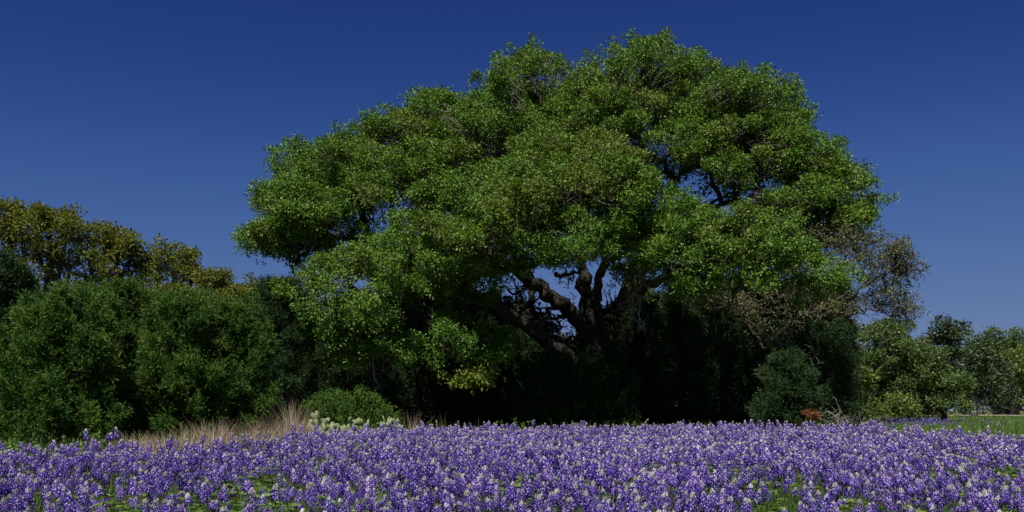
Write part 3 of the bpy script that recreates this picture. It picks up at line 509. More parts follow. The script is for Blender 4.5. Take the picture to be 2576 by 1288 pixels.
GJ = 'junipers along the woodland edge'
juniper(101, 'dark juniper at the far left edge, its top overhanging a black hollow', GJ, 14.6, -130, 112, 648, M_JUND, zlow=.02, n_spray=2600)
juniper(102, 'bushy green juniper in front of the leftmost golden oak', GJ, 13.8, 10, 300, 742, M_JUN, n_spray=3000)
juniper(103, 'broad green juniper behind the western end of the dry grass', GJ, 15.2, 180, 450, 722, M_JUN, n_spray=3000)
juniper(104, 'tall green juniper under the sparse golden oak, behind the middle of the dry grass', GJ, 14.8, 350, 570, 742, M_JUN, n_spray=2400)
juniper(105, 'green juniper with a thinning brown side, last lit one before the dark hollow', GJ, 15.4, 470, 690, 757, M_JUN, n_spray=2600)
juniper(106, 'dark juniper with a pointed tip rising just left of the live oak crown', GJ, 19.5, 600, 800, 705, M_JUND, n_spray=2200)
juniper(107, 'small lit juniper low in front of the dark hollow, above the cactus', GJ, 16.6, 765, 985, 1000, M_JUN, n_spray=1100, lf=.06)
juniper(108, 'narrow green juniper in the notch between the two leftmost junipers', GJ, 15.6, -20, 150, 735, M_JUN, n_spray=1800)
juniper(109, 'green juniper filling the notch behind the western end of the dry grass', GJ, 16.2, 150, 330, 722, M_JUN, n_spray=1900)
juniper(110, 'green juniper wedged behind the two junipers at the middle of the dry grass', GJ, 16.4, 410, 600, 738, M_JUN, n_spray=1900)
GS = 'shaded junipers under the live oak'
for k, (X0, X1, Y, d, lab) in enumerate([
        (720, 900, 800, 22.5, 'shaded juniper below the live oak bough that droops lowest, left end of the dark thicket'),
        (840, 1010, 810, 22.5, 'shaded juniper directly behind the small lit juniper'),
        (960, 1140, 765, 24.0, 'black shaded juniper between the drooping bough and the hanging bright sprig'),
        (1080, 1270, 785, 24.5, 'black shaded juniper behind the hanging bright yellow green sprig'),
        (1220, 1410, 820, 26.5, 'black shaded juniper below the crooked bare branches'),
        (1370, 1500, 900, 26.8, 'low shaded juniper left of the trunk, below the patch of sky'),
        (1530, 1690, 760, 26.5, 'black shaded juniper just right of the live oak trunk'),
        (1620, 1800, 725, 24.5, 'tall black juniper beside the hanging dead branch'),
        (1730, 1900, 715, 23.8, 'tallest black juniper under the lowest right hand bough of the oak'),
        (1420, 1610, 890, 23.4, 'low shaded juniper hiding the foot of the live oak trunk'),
        (1300, 1480, 885, 23.2, 'added low juniper standing in for shade left of the trunk foot, under the leaning limb'),  # added to dim the bright limb, where deep shade would swallow it
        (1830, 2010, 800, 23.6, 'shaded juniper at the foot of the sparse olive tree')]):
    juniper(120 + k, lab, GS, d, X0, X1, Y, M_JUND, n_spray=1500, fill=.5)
juniper(140, 'half lit green juniper with dark gaps, left of the rust coloured dead branch', GJ, 19.0, 1905, 2060, 895, M_JUND, n_spray=1500)  # half shade painted in through the darkened leaf colour
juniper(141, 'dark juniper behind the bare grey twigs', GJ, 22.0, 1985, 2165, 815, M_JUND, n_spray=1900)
juniper(142, 'olive brown topped juniper under the drooping tip of the sparse tree', GJ, 26.0, 2040, 2160, 775, M_SPARSE, n_spray=1500)

GG = 'golden leaved oaks behind the junipers'
broad_tree(201, 'golden_oak', 'large golden brown oak at the far left, its top the highest of the left wood', GG, 24.0, 80,
           [(20, 570, 62, 34), (35, 540, 24, 14), (110, 575, 50, 30), (110, 552, 22, 10), (170, 590, 50, 30), (60, 640, 90, 46), (170, 650, 80, 46), (100, 700, 90, 36), (60, 745, 90, 30), (180, 740, 80, 30), (20, 600, 40, 24), (60, 560, 30, 16), (170, 562, 12, 9), (-60, 600, 60, 50), (-50, 690, 60, 50)], M_GOLD, M_BARK, leaf=.075, dens=14, ncl=34, pr=(.2, .38))
broad_tree(202, 'golden_oak', 'golden oak with reddish lower leaves between the tallest one and the sparse one', GG, 25.0, 260,
           [(240, 590, 42, 26), (215, 620, 40, 28), (285, 640, 52, 30), (300, 608, 20, 12), (225, 690, 62, 36), (300, 700, 56, 38), (330, 640, 30, 20), (340, 730, 40, 24), (260, 750, 80, 26), (255, 640, 60, 30)], M_GOLD, M_BARK, leaf=.075, dens=14, ncl=34, pr=(.2, .38))
broad_tree(203, 'golden_oak', 'sparse olive gold oak with dark branches showing against the sky', GG, 25.5, 405,
           [(370, 650, 36, 20), (430, 645, 36, 20), (470, 665, 34, 18), (385, 668, 44, 24), (480, 690, 26, 14), (320, 660, 34, 24), (400, 690, 40, 20), (350, 700, 34, 22), (455, 700, 34, 14), (440, 655, 40, 22)], M_GOLD, M_TWIG, leaf=.075, dens=11, ncl=24, limbs_r=.13, pr=(.18, .32))
broad_tree(204, 'golden_oak', 'low rounded golden oak, the last one before the gap of sky', GG, 24.5, 535,
           [(490, 735, 46, 26), (420, 760, 60, 26), (545, 730, 40, 24), (600, 770, 34, 24), (620, 790, 34, 30), (585, 745, 32, 24), (510, 770, 60, 30), (580, 780, 36, 26), (450, 760, 30, 24), (545, 712, 22, 8)], M_GOLD, M_BARK, leaf=.075, dens=15, ncl=34, pr=(.18, .34))
broad_tree(205, 'green_tree', 'small grey green tree filling the gap between golden oaks and live oak', None, 32.0, 640,
           [(640, 752, 34, 22), (620, 790, 40, 28), (670, 790, 30, 30), (650, 740, 20, 10)], M_RG, M_BARK, leaf=.09, dens=9, pr=(.2, .35))

broad_tree(210, 'sparse_tree', 'sparse olive grey tree with bare dark boughs reaching past the live oak, right', None, 23.0, 1935,
           [(2100, 610, 50, 26), (2080, 680, 40, 40), (2190, 735, 60, 24), (2090, 740, 50, 30), (2150, 640, 56, 30), (2210, 660, 50, 30), (2260, 665, 34, 18), (2160, 700, 70, 34), (2230, 710, 46, 24), (2130, 760, 60, 24), (2220, 760, 56, 20), (2270, 775, 24, 12), (2235, 640, 40, 20), (2290, 675, 22, 12), (2240, 790, 40, 14), (2120, 790, 50, 18),
            (2180, 610, 40, 14), (2060, 790, 60, 26), (1960, 770, 90, 36), (1870, 780, 80, 36), (1790, 770, 60, 28), (1900, 830, 70, 30), (2010, 830, 60, 22), (2280, 690, 16, 9), (1960, 740, 80, 26)],
           M_SPARSE, M_BARK, leaf=.052, dens=12, ncl=24, nl=6, limbs_r=.06, pr=(.18, .38),
           limbs=[[(1920, 960, 23, .13), (1935, 880, 23, .12), (1990, 812, 23, .10), (2060, 785, 22.8, .085), (2110, 755, 22.6, .07), (2170, 728, 22.4, .05), (2215, 690, 22.3, .035), (2260, 665, 22.2, .02)],
                  [(2085, 772, 22.7, .06), (2150, 775, 22.6, .045), (2210, 782, 22.5, .03), (2275, 785, 22.4, .015)], [(2095, 720, 23, .02), (2100, 680, 23, .05), (2130, 655, 23, .04), (2150, 610, 23, .025)],
                  [(1930, 890, 23, .08), (1890, 820, 23.2, .06), (1830, 770, 23.4, .04)], [(1990, 812, 23, .06), (1980, 760, 23.2, .04), (1960, 720, 23.3, .03)], [(2060, 785, 22.8, .05), (2080, 730, 23, .05), (2100, 680, 23, .045)]])

GR = 'pasture trees beyond the meadow'
broad_tree(220, 'pasture_tree', 'rounded olive green tree, nearest of the trees past the live oak', GR, 40, 2230,
           [(2230, 930, 90, 60), (2300, 930, 60, 50), (2260, 1000, 100, 40), (2170, 880, 50, 44), (2240, 860, 60, 40), (2290, 900, 56, 44), (2200, 940, 70, 50), (2290, 960, 70, 50), (2160, 960, 40, 50), (2230, 1000, 80, 44), (2160, 1010, 50, 40), (2200, 845, 40, 16), (2280, 1020, 60, 30), (2180, 1035, 60, 20), (2340, 1035, 60, 18), (2260, 900, 70, 40), (2230, 960, 60, 40)], M_RG, M_BARK, leaf=.10, dens=9, ncl=36, pr=(.25, .5), limbs_r=.15)
broad_tree(221, 'pasture_tree', 'yellow green bushy tree standing furthest out over the meadow', GR, 39, 2375,
           [(2330, 980, 50, 40), (2380, 1005, 60, 34), (2370, 960, 50, 34), (2410, 980, 32, 30), (2350, 1000, 56, 34), (2400, 1015, 40, 28), (2330, 935, 36, 24), (2310, 1025, 40, 20), (2370, 1035, 60, 16)], M_RG, M_BARK, leaf=.10, dens=10, ncl=34, pr=(.22, .45), limbs_r=.10)
broad_tree(222, 'bush', 'bright yellow green bush low in front of the rounded olive tree', 'bushes at the meadow edge', 36, 2250,
           [(2250, 1025, 44, 16), (2220, 1038, 40, 12), (2280, 1036, 36, 13)], M_RY, M_TWIG, leaf=.1, dens=12, pr=(.2, .35), limbs_r=.05, cat='bush')
broad_tree(223, 'bush', 'yellow green bush beside the dark juniper, above the bare grey twigs', 'bushes at the meadow edge', 32, 2165,
           [(2160, 960, 26, 28), (2175, 1000, 26, 24), (2155, 1030, 30, 20), (2185, 1035, 26, 14)], M_RY, M_TWIG, leaf=.1, dens=10, pr=(.2, .35), limbs_r=.05, cat='bush')
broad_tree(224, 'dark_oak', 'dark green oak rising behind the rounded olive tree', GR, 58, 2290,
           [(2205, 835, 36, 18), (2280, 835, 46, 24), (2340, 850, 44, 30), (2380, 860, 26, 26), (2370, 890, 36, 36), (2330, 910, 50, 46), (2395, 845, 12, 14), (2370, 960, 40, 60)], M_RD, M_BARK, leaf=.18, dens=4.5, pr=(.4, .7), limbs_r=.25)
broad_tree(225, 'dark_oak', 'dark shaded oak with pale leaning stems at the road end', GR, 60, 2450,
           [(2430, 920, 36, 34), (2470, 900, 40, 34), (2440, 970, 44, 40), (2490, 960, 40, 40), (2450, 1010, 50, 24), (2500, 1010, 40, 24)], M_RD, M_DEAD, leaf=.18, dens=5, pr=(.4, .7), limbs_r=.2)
broad_tree(226, 'pasture_tree', 'tall grey green tree on the skyline behind the dirt road', GR, 72, 2510,
           [(2470, 880, 36, 22), (2530, 870, 44, 26), (2590, 870, 44, 30), (2540, 915, 60, 40), (2600, 930, 60, 50), (2480, 910, 40, 30)], M_RG, M_BARK, leaf=.2, dens=3.6, pr=(.5, .8), limbs_r=.25)
broad_tree(227, 'pasture_tree', 'yellow green tree at the right end of the dirt road', GR, 66, 2550,
           [(2540, 935, 40, 40), (2590, 920, 40, 40), (2560, 980, 50, 34), (2610, 980, 50, 40), (2620, 900, 40, 40)], M_RY, M_BARK, leaf=.2, dens=4.2, pr=(.4, .7), limbs_r=.25)
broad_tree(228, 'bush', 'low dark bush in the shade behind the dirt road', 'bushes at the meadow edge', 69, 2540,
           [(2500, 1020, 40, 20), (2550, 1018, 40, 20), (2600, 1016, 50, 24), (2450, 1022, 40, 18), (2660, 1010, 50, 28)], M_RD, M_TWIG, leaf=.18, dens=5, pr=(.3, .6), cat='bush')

def thicket():
    rng = np.random.default_rng(78); V_ = []; n = 2600
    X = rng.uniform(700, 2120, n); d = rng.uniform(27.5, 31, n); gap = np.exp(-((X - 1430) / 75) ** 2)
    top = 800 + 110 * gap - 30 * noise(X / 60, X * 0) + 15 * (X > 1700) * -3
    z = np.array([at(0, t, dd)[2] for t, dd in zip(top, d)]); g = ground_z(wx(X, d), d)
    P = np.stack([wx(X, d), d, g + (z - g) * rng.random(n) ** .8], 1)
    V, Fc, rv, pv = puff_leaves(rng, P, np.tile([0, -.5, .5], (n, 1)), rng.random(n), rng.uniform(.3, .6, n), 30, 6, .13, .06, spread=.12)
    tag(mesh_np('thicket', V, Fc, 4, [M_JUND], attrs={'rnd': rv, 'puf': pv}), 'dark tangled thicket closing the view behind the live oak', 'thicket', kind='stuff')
thicket()
def far_wood():
    rng = np.random.default_rng(77); n = 900
    a = rng.uniform(-75, 75, n) / 180 * np.pi; r = rng.uniform(120, 150, n)
    h = 5 + 2.5 * noise(a * 30, a * 0) + 1.0 * rng.random(n)
    P = np.stack([np.sin(a) * r, np.cos(a) * r, .5 + h * rng.random(n) ** .5], 1)
    V, Fc, rv, pv = puff_leaves(rng, P, np.tile([0, -.5, .5], (n, 1)), rng.random(n), rng.uniform(1, 2.2, n), 30, 5, .5, .3, spread=.5)
    tag(mesh_np('distant_wood', V, Fc, 4, [M_RG], attrs={'rnd': rv, 'puf': pv}), 'low distant wood closing the pasture', 'wood', kind='stuff')
far_wood()

# ------------------------------------------------------------------ bluebonnets
EDGE_X = [-40, 0, 90, 150, 200, 260, 320, 400, 820, 900, 960, 1024, 1070]
EDGE_D = [8.0, 8.2, 8.3, 8.2, 8.8, 9.9, 11.8, 14, 14.2, 13.2, 11.5, 10.2, 9.5]
def patch_density(x, y):
    px = x / y * F + 512
    e = np.interp(px, EDGE_X, EDGE_D); d = (y < e + 1.3 * (noise(x * 2.1, y * 1.7) - .5) + .5 * (noise(x * 7, y * 5) - .5)).astype(float)
    n = .6 * noise(x * 1.5 + 20, y * .9 + 7) + .4 * noise(x * 4 + 3, y * 3)
    dens = .27 + .73 * sm(.28, .55, n + .75 * (noise(x * 8, y * 5) - .5))
    # greener spots low at the left and at the right margin
    g = np.exp(-((px - 165) / 95) ** 2 - ((y - 3.5) / .9) ** 2) * .6 + np.exp(-((px - 990) / 40) ** 2 - ((y - 6.3) / .7) ** 2) * .9
    return d * dens * (1 - np.clip(g, 0, .93)) * (.75 + .25 * sm(250, 500, px))
def spike_geo(rng, lod):
    """one flower spike in local space, z=0 at the ground; returns dict of part -> (V, F4, rnd, mat index)"""
    H = rng.uniform(.31, .39); z0 = H - rng.uniform(.042, .068)
    wf = rng.uniform(.54, .74)
    whorls, per = {0: (7, 6), 1: (6, 5), 2: (4, 4)}[lod]
    if lod == 2: wf *= 1.1
    V = []; R = []; MI = []
    def quad(a, b, c, d, r, mi): V.append((a, b, c, d)); R.append(r); MI.append(mi)
    pal = rng.random() * .3
    for w in range(whorls):
        t = w / (whorls - 1); z = z0 + (H - .012 - z0) * t
        rad = wf * np.interp(t, [0, .15, .6, .85, 1], [.015, .0205, .0195, .014, .0085])
        n = per if t < .85 else per - 1
        for k in range(n):
            a = (k + .5 * (w % 2) + rng.uniform(-.15, .15)) / n * 2 * np.pi
            o = np.array([np.cos(a), np.sin(a), 0]); s = np.array([-np.sin(a), np.cos(a), 0]); up = np.array([0, 0, 1.])
            c = o * rad + up * (z + rng.uniform(-.003, .003)); sz = .0095 * wf * (1.15 if lod else 1) * (1.25 if lod == 2 else 1) * (.75 + .3 * (1 - t)) * rng.uniform(.85, 1.15)
            f = np.clip(pal + rng.random() * .7, 0, 1)
            tip = c + o * sz * 1.15 - up * sz * .45; q = c - o * sz * .3
            # wings: a folded pouch, left and right cheek, top
            quad(q, c + s * sz * .62 + o * sz * .2, tip, c - up * sz * .75, f * .7, 0)
            quad(q, c - up * sz * .75, tip, c - s * sz * .62 + o * sz * .2, f * .7, 0)
            quad(q, c - s * sz * .62 + o * sz * .2, tip, c + s * sz * .62 + o * sz * .2 + up * sz * .3, f, 0)
            # banner: broad, standing above, reflexed
            b0 = c + up * sz * .15 + o * sz * .35; b1 = b0 + up * sz * 1.15 - o * sz * .1
            bm = (b0 + b1) / 2
            quad(b0, bm + s * sz * .72 - o * sz * .25, b1, bm - s * sz * .72 - o * sz * .25, min(1, f + .15), 0)
            if rng.random() < (.78 if t > .25 else .45):
                m_ = bm + o * sz * .10; ss = .34
                quad(m_ - up * sz * ss, m_ + s * sz * ss * .8, m_ + up * sz * ss, m_ - s * sz * ss * .8, rng.random(), 1)
    blossom = (V, R, MI)
    # cream bud tip
    V = []; R = []; MI = []; zt = H - .011; big = rng.uniform(.55, .95)
    for w in range(3 if lod < 2 else 2):
        n = [6, 5, 3][w]; z = zt + w * .006 * big; rad = [.0085, .0065, .0028][w] * big
        for k in range(n):
            a = (k + .5 * w) / n * 2 * np.pi; o = np.array([np.cos(a), np.sin(a), 0]); s = np.array([-np.sin(a), np.cos(a), 0]); up = np.array([0, 0, 1.])
            c = o * rad + up * z; sz = .0052 * big * (1.3 if lod == 2 else 1); top = c + up * sz * 1.5 + o * sz * .3; q = c - up * sz * .5
            quad(q, c + s * sz * .8 + o * sz * .6, top, c - s * sz * .8 + o * sz * .6, rng.random(), 0)
            quad(q, c - s * sz * .8 + o * sz * .6, top, c + s * sz * .8 - o * sz * .2, rng.random(), 0)
    bud = (V, R, MI)
    st = tubes(np.array([[[0, 0, 0], [.004, .002, H * .35], [.002, 0, H * .7], [0, 0, H - .01]]]), np.array([[.0028, .0026, .0024, .0018]]), 5 if lod == 0 else 3)
    return H, z0, blossom, bud, st
def palmate(rng, n=7, L=.034):
    """one palmate leaf: petiole end at the origin, leaflets fanned out"""
    a = np.linspace(0, 2 * np.pi, n, endpoint=False) + rng.uniform(0, 1)
    A = unit(np.stack([np.cos(a), np.sin(a), rng.uniform(.05, .5, n)], 1)); Nn = np.tile([0, 0, 1.], (n, 1)) + rng.normal(size=(n, 3)) * .2
    return leaf_quads(np.zeros((n, 3)), A, Nn, np.full(n, L) * rng.uniform(.8, 1.1, n), np.full(n, L * .36))
def part_mesh(name, part, mats):
    V, R, MI = part; V = np.array(V).reshape(-1, 3)
    return mesh_np(name, V, np.arange(len(V)).reshape(-1, 4), 4, mats, attrs={'rnd': R}, mi=MI, link=False)

def bluebonnets():
    rng = np.random.default_rng(31)
    # plants: clumps of two to five spikes
    n = 66000; y = 2.45 + (14.9 - 2.45) * rng.random(n) ** .62
    x = rng.uniform(-1, 1, n) * (y * .61 + .8)
    w = (y * .61 + .8) / y ** .6 ; keep = rng.random(n) < patch_density(x, y) * .14
    x, y = x[keep], y[keep]
    k = rng.integers(2, 9, len(x)); X = np.repeat(x, k); Y = np.repeat(y, k)
    X = X + rng.normal(size=len(X)) * .042; Y = Y + rng.normal(size=len(Y)) * .05; tone = np.repeat(rng.normal(size=len(k)) * .22, k)
    # thin to a cap on areal density
    area_keep = rng.random(len(X)) < np.clip(1.0, 0, 1); X, Y = X[area_keep], Y[area_keep]
    hs = rng.uniform(.74, 1.12, len(X)) * np.repeat(rng.uniform(.86, 1.10, len(k)), k); hs[rng.random(len(X)) < .02] *= 1.2
    px = X / Y * F + 512; ins = (px > -8) & (px < 1032); top = CZ - (ground_z(X, Y) + .35 * hs); row = HOR + top / Y * F
    vis = ins & (row < 508)
    order = np.argsort(np.where(vis, Y, 99)); near = order[:300]; rest = order[300:]
    print('spikes', len(X), 'near to', Y[near].max())
    # --- 300 individuals
    variants = []
    for v in range(10):
        H, z0, bl, bud, st = spike_geo(rng, 0)
        variants.append((part_mesh('blossom_spike', bl, [M_PETAL, M_SPOT]), part_mesh('bud_tip', bud, [M_BUD]), mesh_np('stem', st[0], st[1], 4, [M_STEM], smooth=True, link=False)))
    leafm = [mesh_np('leaf', *palmate(rng), 4, [M_BBLEAF], attrs={'rnd': rng.random(7)}, link=False) for _ in range(4)]
    protos = []
    def link(o, parent=None):
        C.objects.link(o)
        if parent is not None: o.parent = parent
        return o
    for v, (mb, mt, ms) in enumerate(variants):
        root = empty('bluebonnet', (0, 0, 0), 'x', 'flower')
        link(bpy.data.objects.new('stem', ms), root); link(bpy.data.objects.new('blossom_spike', mb), root); link(bpy.data.objects.new('bud_tip', mt), root)
        for q in range(2):
            lf = link(bpy.data.objects.new('leaf', leafm[(v + q) % 4]), root); a = v * 1.3 + q * 2.6
            lf.location = (.03 * math.cos(a), .03 * math.sin(a), .13 + .05 * q); lf.rotation_euler = (.3, .2, a)
        protos.append(root)
    kids = {r: list(r.children) for r in protos}
    anchors = ['below the dark leftmost juniper', 'below the left golden oaks', 'below the green juniper and dry grass', 'below the dry grass tufts', 'below the cactus clump', 'below the small lit juniper',
               'below the bright hanging sprig', 'below the crooked bare limbs', 'below the live oak trunk', 'below the hanging dead branch', 'below the black thicket', 'below the sparse olive tree', 'below the bare grey twigs', 'below the rounded pasture tree', 'below the yellow green tree', 'at the right corner below the road']
    labs = {}
    roots = []
    used = set()
    for i, j in enumerate(near):
        v = i % 10; p = protos[v]
        if v not in used: r = p; used.add(v)
        else:
            r = p.copy(); C.objects.link(r)
            for ch in kids[p]:
                c = ch.copy(); C.objects.link(c); c.parent = r
        s = float(hs[j]); lx, ly = rng.normal() * .14, rng.normal() * .12
        r.location = (X[j], Y[j], float(ground_z(X[j], Y[j])) - .005); r.rotation_euler = (ly, lx, rng.uniform(0, 6.28)); r.scale = (1, 1, 1)
        g = float(rng.uniform(.92, 1.12)); r.scale = (g * (.9 + .1 * s), g * (.9 + .1 * s), s)
        az = r.rotation_euler.z; tilt = lx
        rowi = 0 if row[j] > 482 else 1 if row[j] > 458 else 2
        h = ('short', 'middling', 'tall')[int(np.digitize(s, [.92, 1.03]))]
        t = ('small', 'broad', 'pointed', 'rounded', 'creamy', 'blunt', 'slender', 'pale', 'greenish', 'lilac')[v]
        z = anchors[int(np.clip(px[j] / 64, 0, 15))]
        lab = f'{h} bluebonnet with {t} tip, ' + ('front row ', 'second row ', 'third row ')[rowi] + z
        labs.setdefault(lab, []).append((float(px[j]), r)); roots.append(r)
        r['group'] = 'bluebonnets nearest the camera'
    for lab, L in labs.items():
        L.sort(key=lambda t: t[0])
        for q, (_, r) in enumerate(L):
            r['label'] = lab if len(L) == 1 else (('left one: ' if q == 0 else 'right one: ' if q == len(L) - 1 else ('middle', 'second', 'third', 'fourth', 'fifth', 'sixth', 'seventh', 'eighth', 'ninth')[min(q, 8) if len(L) > 3 else 0] + ' one: ') + lab)
    # --- the rest: one mesh of the field
    lodl = {}
    for lod in (0, 1, 2):
        lodl[lod] = []
        for v in range(14):
            H, z0, bl, bud, st = spike_geo(rng, lod)
            Vb, Rb, Mb = bl; Vu, Ru, Mu = bud
            Vs = st[0]; nb = len(Vb) * 4 + len(Vu) * 4
            V = np.concatenate([np.array(Vb).reshape(-1, 3), np.array(Vu).reshape(-1, 3), Vs])
            Fc = np.concatenate([np.arange(nb).reshape(-1, 4), st[1] + nb])
            r = np.concatenate([Rb, Ru, np.full(len(st[1]), .5)]); mi = np.concatenate([Mb, np.full(len(Ru), 2), np.full(len(st[1]), 3)])
            lodl[lod].append((V, Fc, r, mi))
    VV = []; FF = []; RR = []; MM = []; off = 0
    var = rng.integers(0, 14, len(X)); lod = np.where(Y < 3.7, 0, np.where(Y < 6.0, 1, 2)); isr = np.zeros(len(X), bool); isr[rest] = True
    for L in (0, 1, 2):
        for v in range(14):
            idx = np.where(isr & (var == v) & (lod == L))[0]; m = len(idx)
            if not m: continue
            V, Fc, r, mi = lodl[L][v]
            a = rng.random(m) * 6.283; ca, sa = np.cos(a)[:, None], np.sin(a)[:, None]; s = hs[idx][:, None]; g = rng.uniform(.9, 1.15, (m, 1))
            x_, y_, z_ = V[None, :, 0] * g, V[None, :, 1] * g, V[None, :, 2] * s
            lx = rng.normal(size=(m, 1)) * .14; ly = rng.normal(size=(m, 1)) * .14
            Q = np.stack([x_ * ca - y_ * sa + X[idx][:, None] + lx * z_, x_ * sa + y_ * ca + Y[idx][:, None] + ly * z_, z_ + ground_z(X[idx], Y[idx])[:, None] - .005], -1)
            VV.append(Q.reshape(-1, 3)); FF.append((Fc[None] + (np.arange(m) * len(V))[:, None, None] + off).reshape(-1, 4)); off += m * len(V)
            RR.append(np.clip(np.tile(r, m) + np.repeat(rng.normal(size=m) * .12 + tone[idx], len(r)), 0, 1)); MM.append(np.tile(mi, m))
    print('field faces', sum(len(f) for f in FF))
    tag(mesh_np('bluebonnet_field', np.concatenate(VV), np.concatenate(FF), 4, [M_PETAL, M_SPOT, M_BUD, M_STEM], attrs={'rnd': np.concatenate(RR)}, mi=np.concatenate(MM)),
        'dense field of violet bluebonnets with white tips reaching to the woodland edge', 'flowers', kind='stuff')
    # --- palmate leaves and grass below the flowers
    m = 150000; y = 2.3 + 13 * rng.random(m) ** .8; x = rng.uniform(-1, 1, m) * (y * .61 + .8)
    ok = rng.random(m) < .22 + .78 * (1 - np.minimum(1, patch_density(x, y) * 1.6)); x, y = x[ok], y[ok]
    pxx = x / y * F + 512; ok = y < np.interp(pxx, EDGE_X, EDGE_D) + .5; x, y = x[ok], y[ok]; m = len(x)
    dn = patch_density(x, y)
    z = ground_z(x, y) + rng.random(m) ** .8 * (.16 + .16 * noise(x * 3, y * 3)) + .03
    nlf = 7; c = np.repeat(np.stack([x, y, z], 1), nlf, 0); a = (np.tile(np.arange(nlf) / nlf * 6.283, m) + np.repeat(rng.random(m) * 6, nlf))
    tl = unit(np.array([0, -.25, .7]) + rng.normal(size=(m, 3)) * .6); tl = np.repeat(tl, nlf, 0)
    A = np.stack([np.cos(a), np.sin(a), rng.uniform(.1, .5, m * nlf)], 1); A = unit(A - .6 * tl * (A * tl).sum(1, keepdims=True))
    L = np.repeat(rng.uniform(.014, .030, m), nlf)
    V, Fc = leaf_quads(c, A, tl, L, L * .36)
    tag(mesh_np('bluebonnet_foliage', V, Fc, 4, [M_BBLEAF], attrs={'rnd': np.clip(np.repeat(rng.random(m), nlf) + rng.normal(size=m * nlf) * .1, 0, 1)}),
        'palmate green leaves filling the gaps between the bluebonnets', 'leaves', kind='stuff')
bluebonnets()

# ------------------------------------------------------------------ grasses
def blades(rng, x, y, h, w, lean=.25, zoff=0):
    """curved tapering blades, three quads each"""
    n = len(x); b = np.stack([x, y, ground_z(x, y) - .01 + zoff], 1)
    dr = rng.normal(size=(n, 3)); dr[:, 2] = 0; dr = unit(dr); le = (rng.random(n) * lean)[:, None] * np.asarray(h)[:, None]
    s = unit(np.cross(dr, [0, 0, 1.]) + rng.normal(size=(n, 3)) * .4) * (np.asarray(w)[:, None] * .5); V = []
    for t in (0, .4, .75, 1):
        p = b + np.array([0, 0, 1.]) * (np.asarray(h)[:, None] * t) + dr * le * t * t; ww = s * (1 - .9 * t)
        V += [p - ww, p + ww]
    V = np.stack(V, 1); i = (np.arange(n) * 8)[:, None]
    Fc = np.concatenate([np.concatenate([i + 0, i + 1, i + 3, i + 2], 1), np.concatenate([i + 2, i + 3, i + 5, i + 4], 1), np.concatenate([i + 4, i + 5, i + 7, i + 6], 1)])
    return V.reshape(-1, 3), Fc, n
def grass_obj(name, label, cat, m, seed, x, y, h, w, lean=.25):
    rng = np.random.default_rng(seed); V, Fc, n = blades(rng, x, y, h, w, lean); r = rng.random(n)
    tag(mesh_np(name, V, Fc, 4, [m], attrs={'rnd': np.tile(r, 3)}), label, cat, kind='stuff')
rng = np.random.default_rng(55)
# dry grass strip
n = 8500; px = rng.uniform(96, 318, n); d0 = np.interp(px, EDGE_X, EDGE_D); y = d0 + rng.uniform(-.1, 1.9, n); x = (px - 512) / F * y
cl = noise(x * 2.2, y * 2.2); tall = np.exp(-((px - 292) / 9) ** 2) * .30 + np.exp(-((px - 258) / 9) ** 2) * .14
h = (.16 + .24 * cl + tall * .9) * rng.uniform(.4, 1.3, n) * sm(90, 125, px) + .1
grass_obj('dry_grass', 'strip of pale straw coloured dry grass between the bluebonnets and the junipers', 'grass', M_STRAW, 1, x, y, h, rng.uniform(.003, .008, n), .75)
n = 260; px = rng.uniform(340, 450, n); px = np.concatenate([px[:120], rng.normal(413, 3, 140)]); y = np.interp(px, EDGE_X, EDGE_D) + rng.uniform(.1, 1.2, n); x = (px - 512) / F * y
grass_obj('dry_grass', 'thin dry stalks standing before the black hollow behind the cactus', 'grass', M_STRAW, 2, x, y, rng.uniform(.3, .6, n), rng.uniform(.003, .006, n), .35)
# greens through the field
n = 52000; y = 2.3 + 12.5 * rng.random(n) ** .8; x = rng.uniform(-1, 1, n) * (y * .61 + .8); dn = patch_density(x, y)
grass_obj('green_grass', 'thin green grass blades growing among the bluebonnets', 'grass', M_GRASS, 3, x, y, rng.uniform(.10, .30, n) * (1 + .3 * (rng.random(n) < .05)), rng.uniform(.003, .006, n), .5)
n = 2600; y = 2.4 + 11 * rng.random(n) ** .8; x = rng.uniform(-1, 1, n) * (y * .61 + .8); ok = rng.random(n) < 1.1 - patch_density(x, y); x, y = x[ok], y[ok]; n = len(x)
grass_obj('dry_grass', 'scattered dry grass stalks standing among the bluebonnets', 'grass', M_STRAW, 6, x, y, rng.uniform(.14, .36, n), rng.uniform(.002, .004, n), .8)
# woodland margin: short green growth
n = 16000; px = rng.uniform(-20, 1040, n); y = np.interp(px, EDGE_X, EDGE_D) + rng.uniform(-.4, 6, n) * rng.random(n); x = (px - 512) / F * y
h = rng.uniform(.12, .34, n) * (.6 + .8 * noise(x * 1.8 + 40, y * 1.8)); h = h * np.where(px < 110, .6, 1)
grass_obj('margin_grass', 'short green grass along the foot of the woodland', 'grass', M_GRASS, 4, x, y, h, rng.uniform(.004, .009, n), .5)
# far meadow
n = 60000; y = 10 + 55 * rng.random(n) ** 1.3; px = rng.uniform(700, 1080, n); x = (px - 512) / F * y
ok = y > np.interp(px, EDGE_X, EDGE_D); x, y = x[ok], y[ok]; n = len(x)
grass_obj('meadow_grass', 'open green meadow grass between the bluebonnets and the dirt road', 'grass', M_GRASS, 5, x, y, rng.uniform(.06, .16, n), rng.uniform(.01, .02, n) * (1 + y / 40), .7)
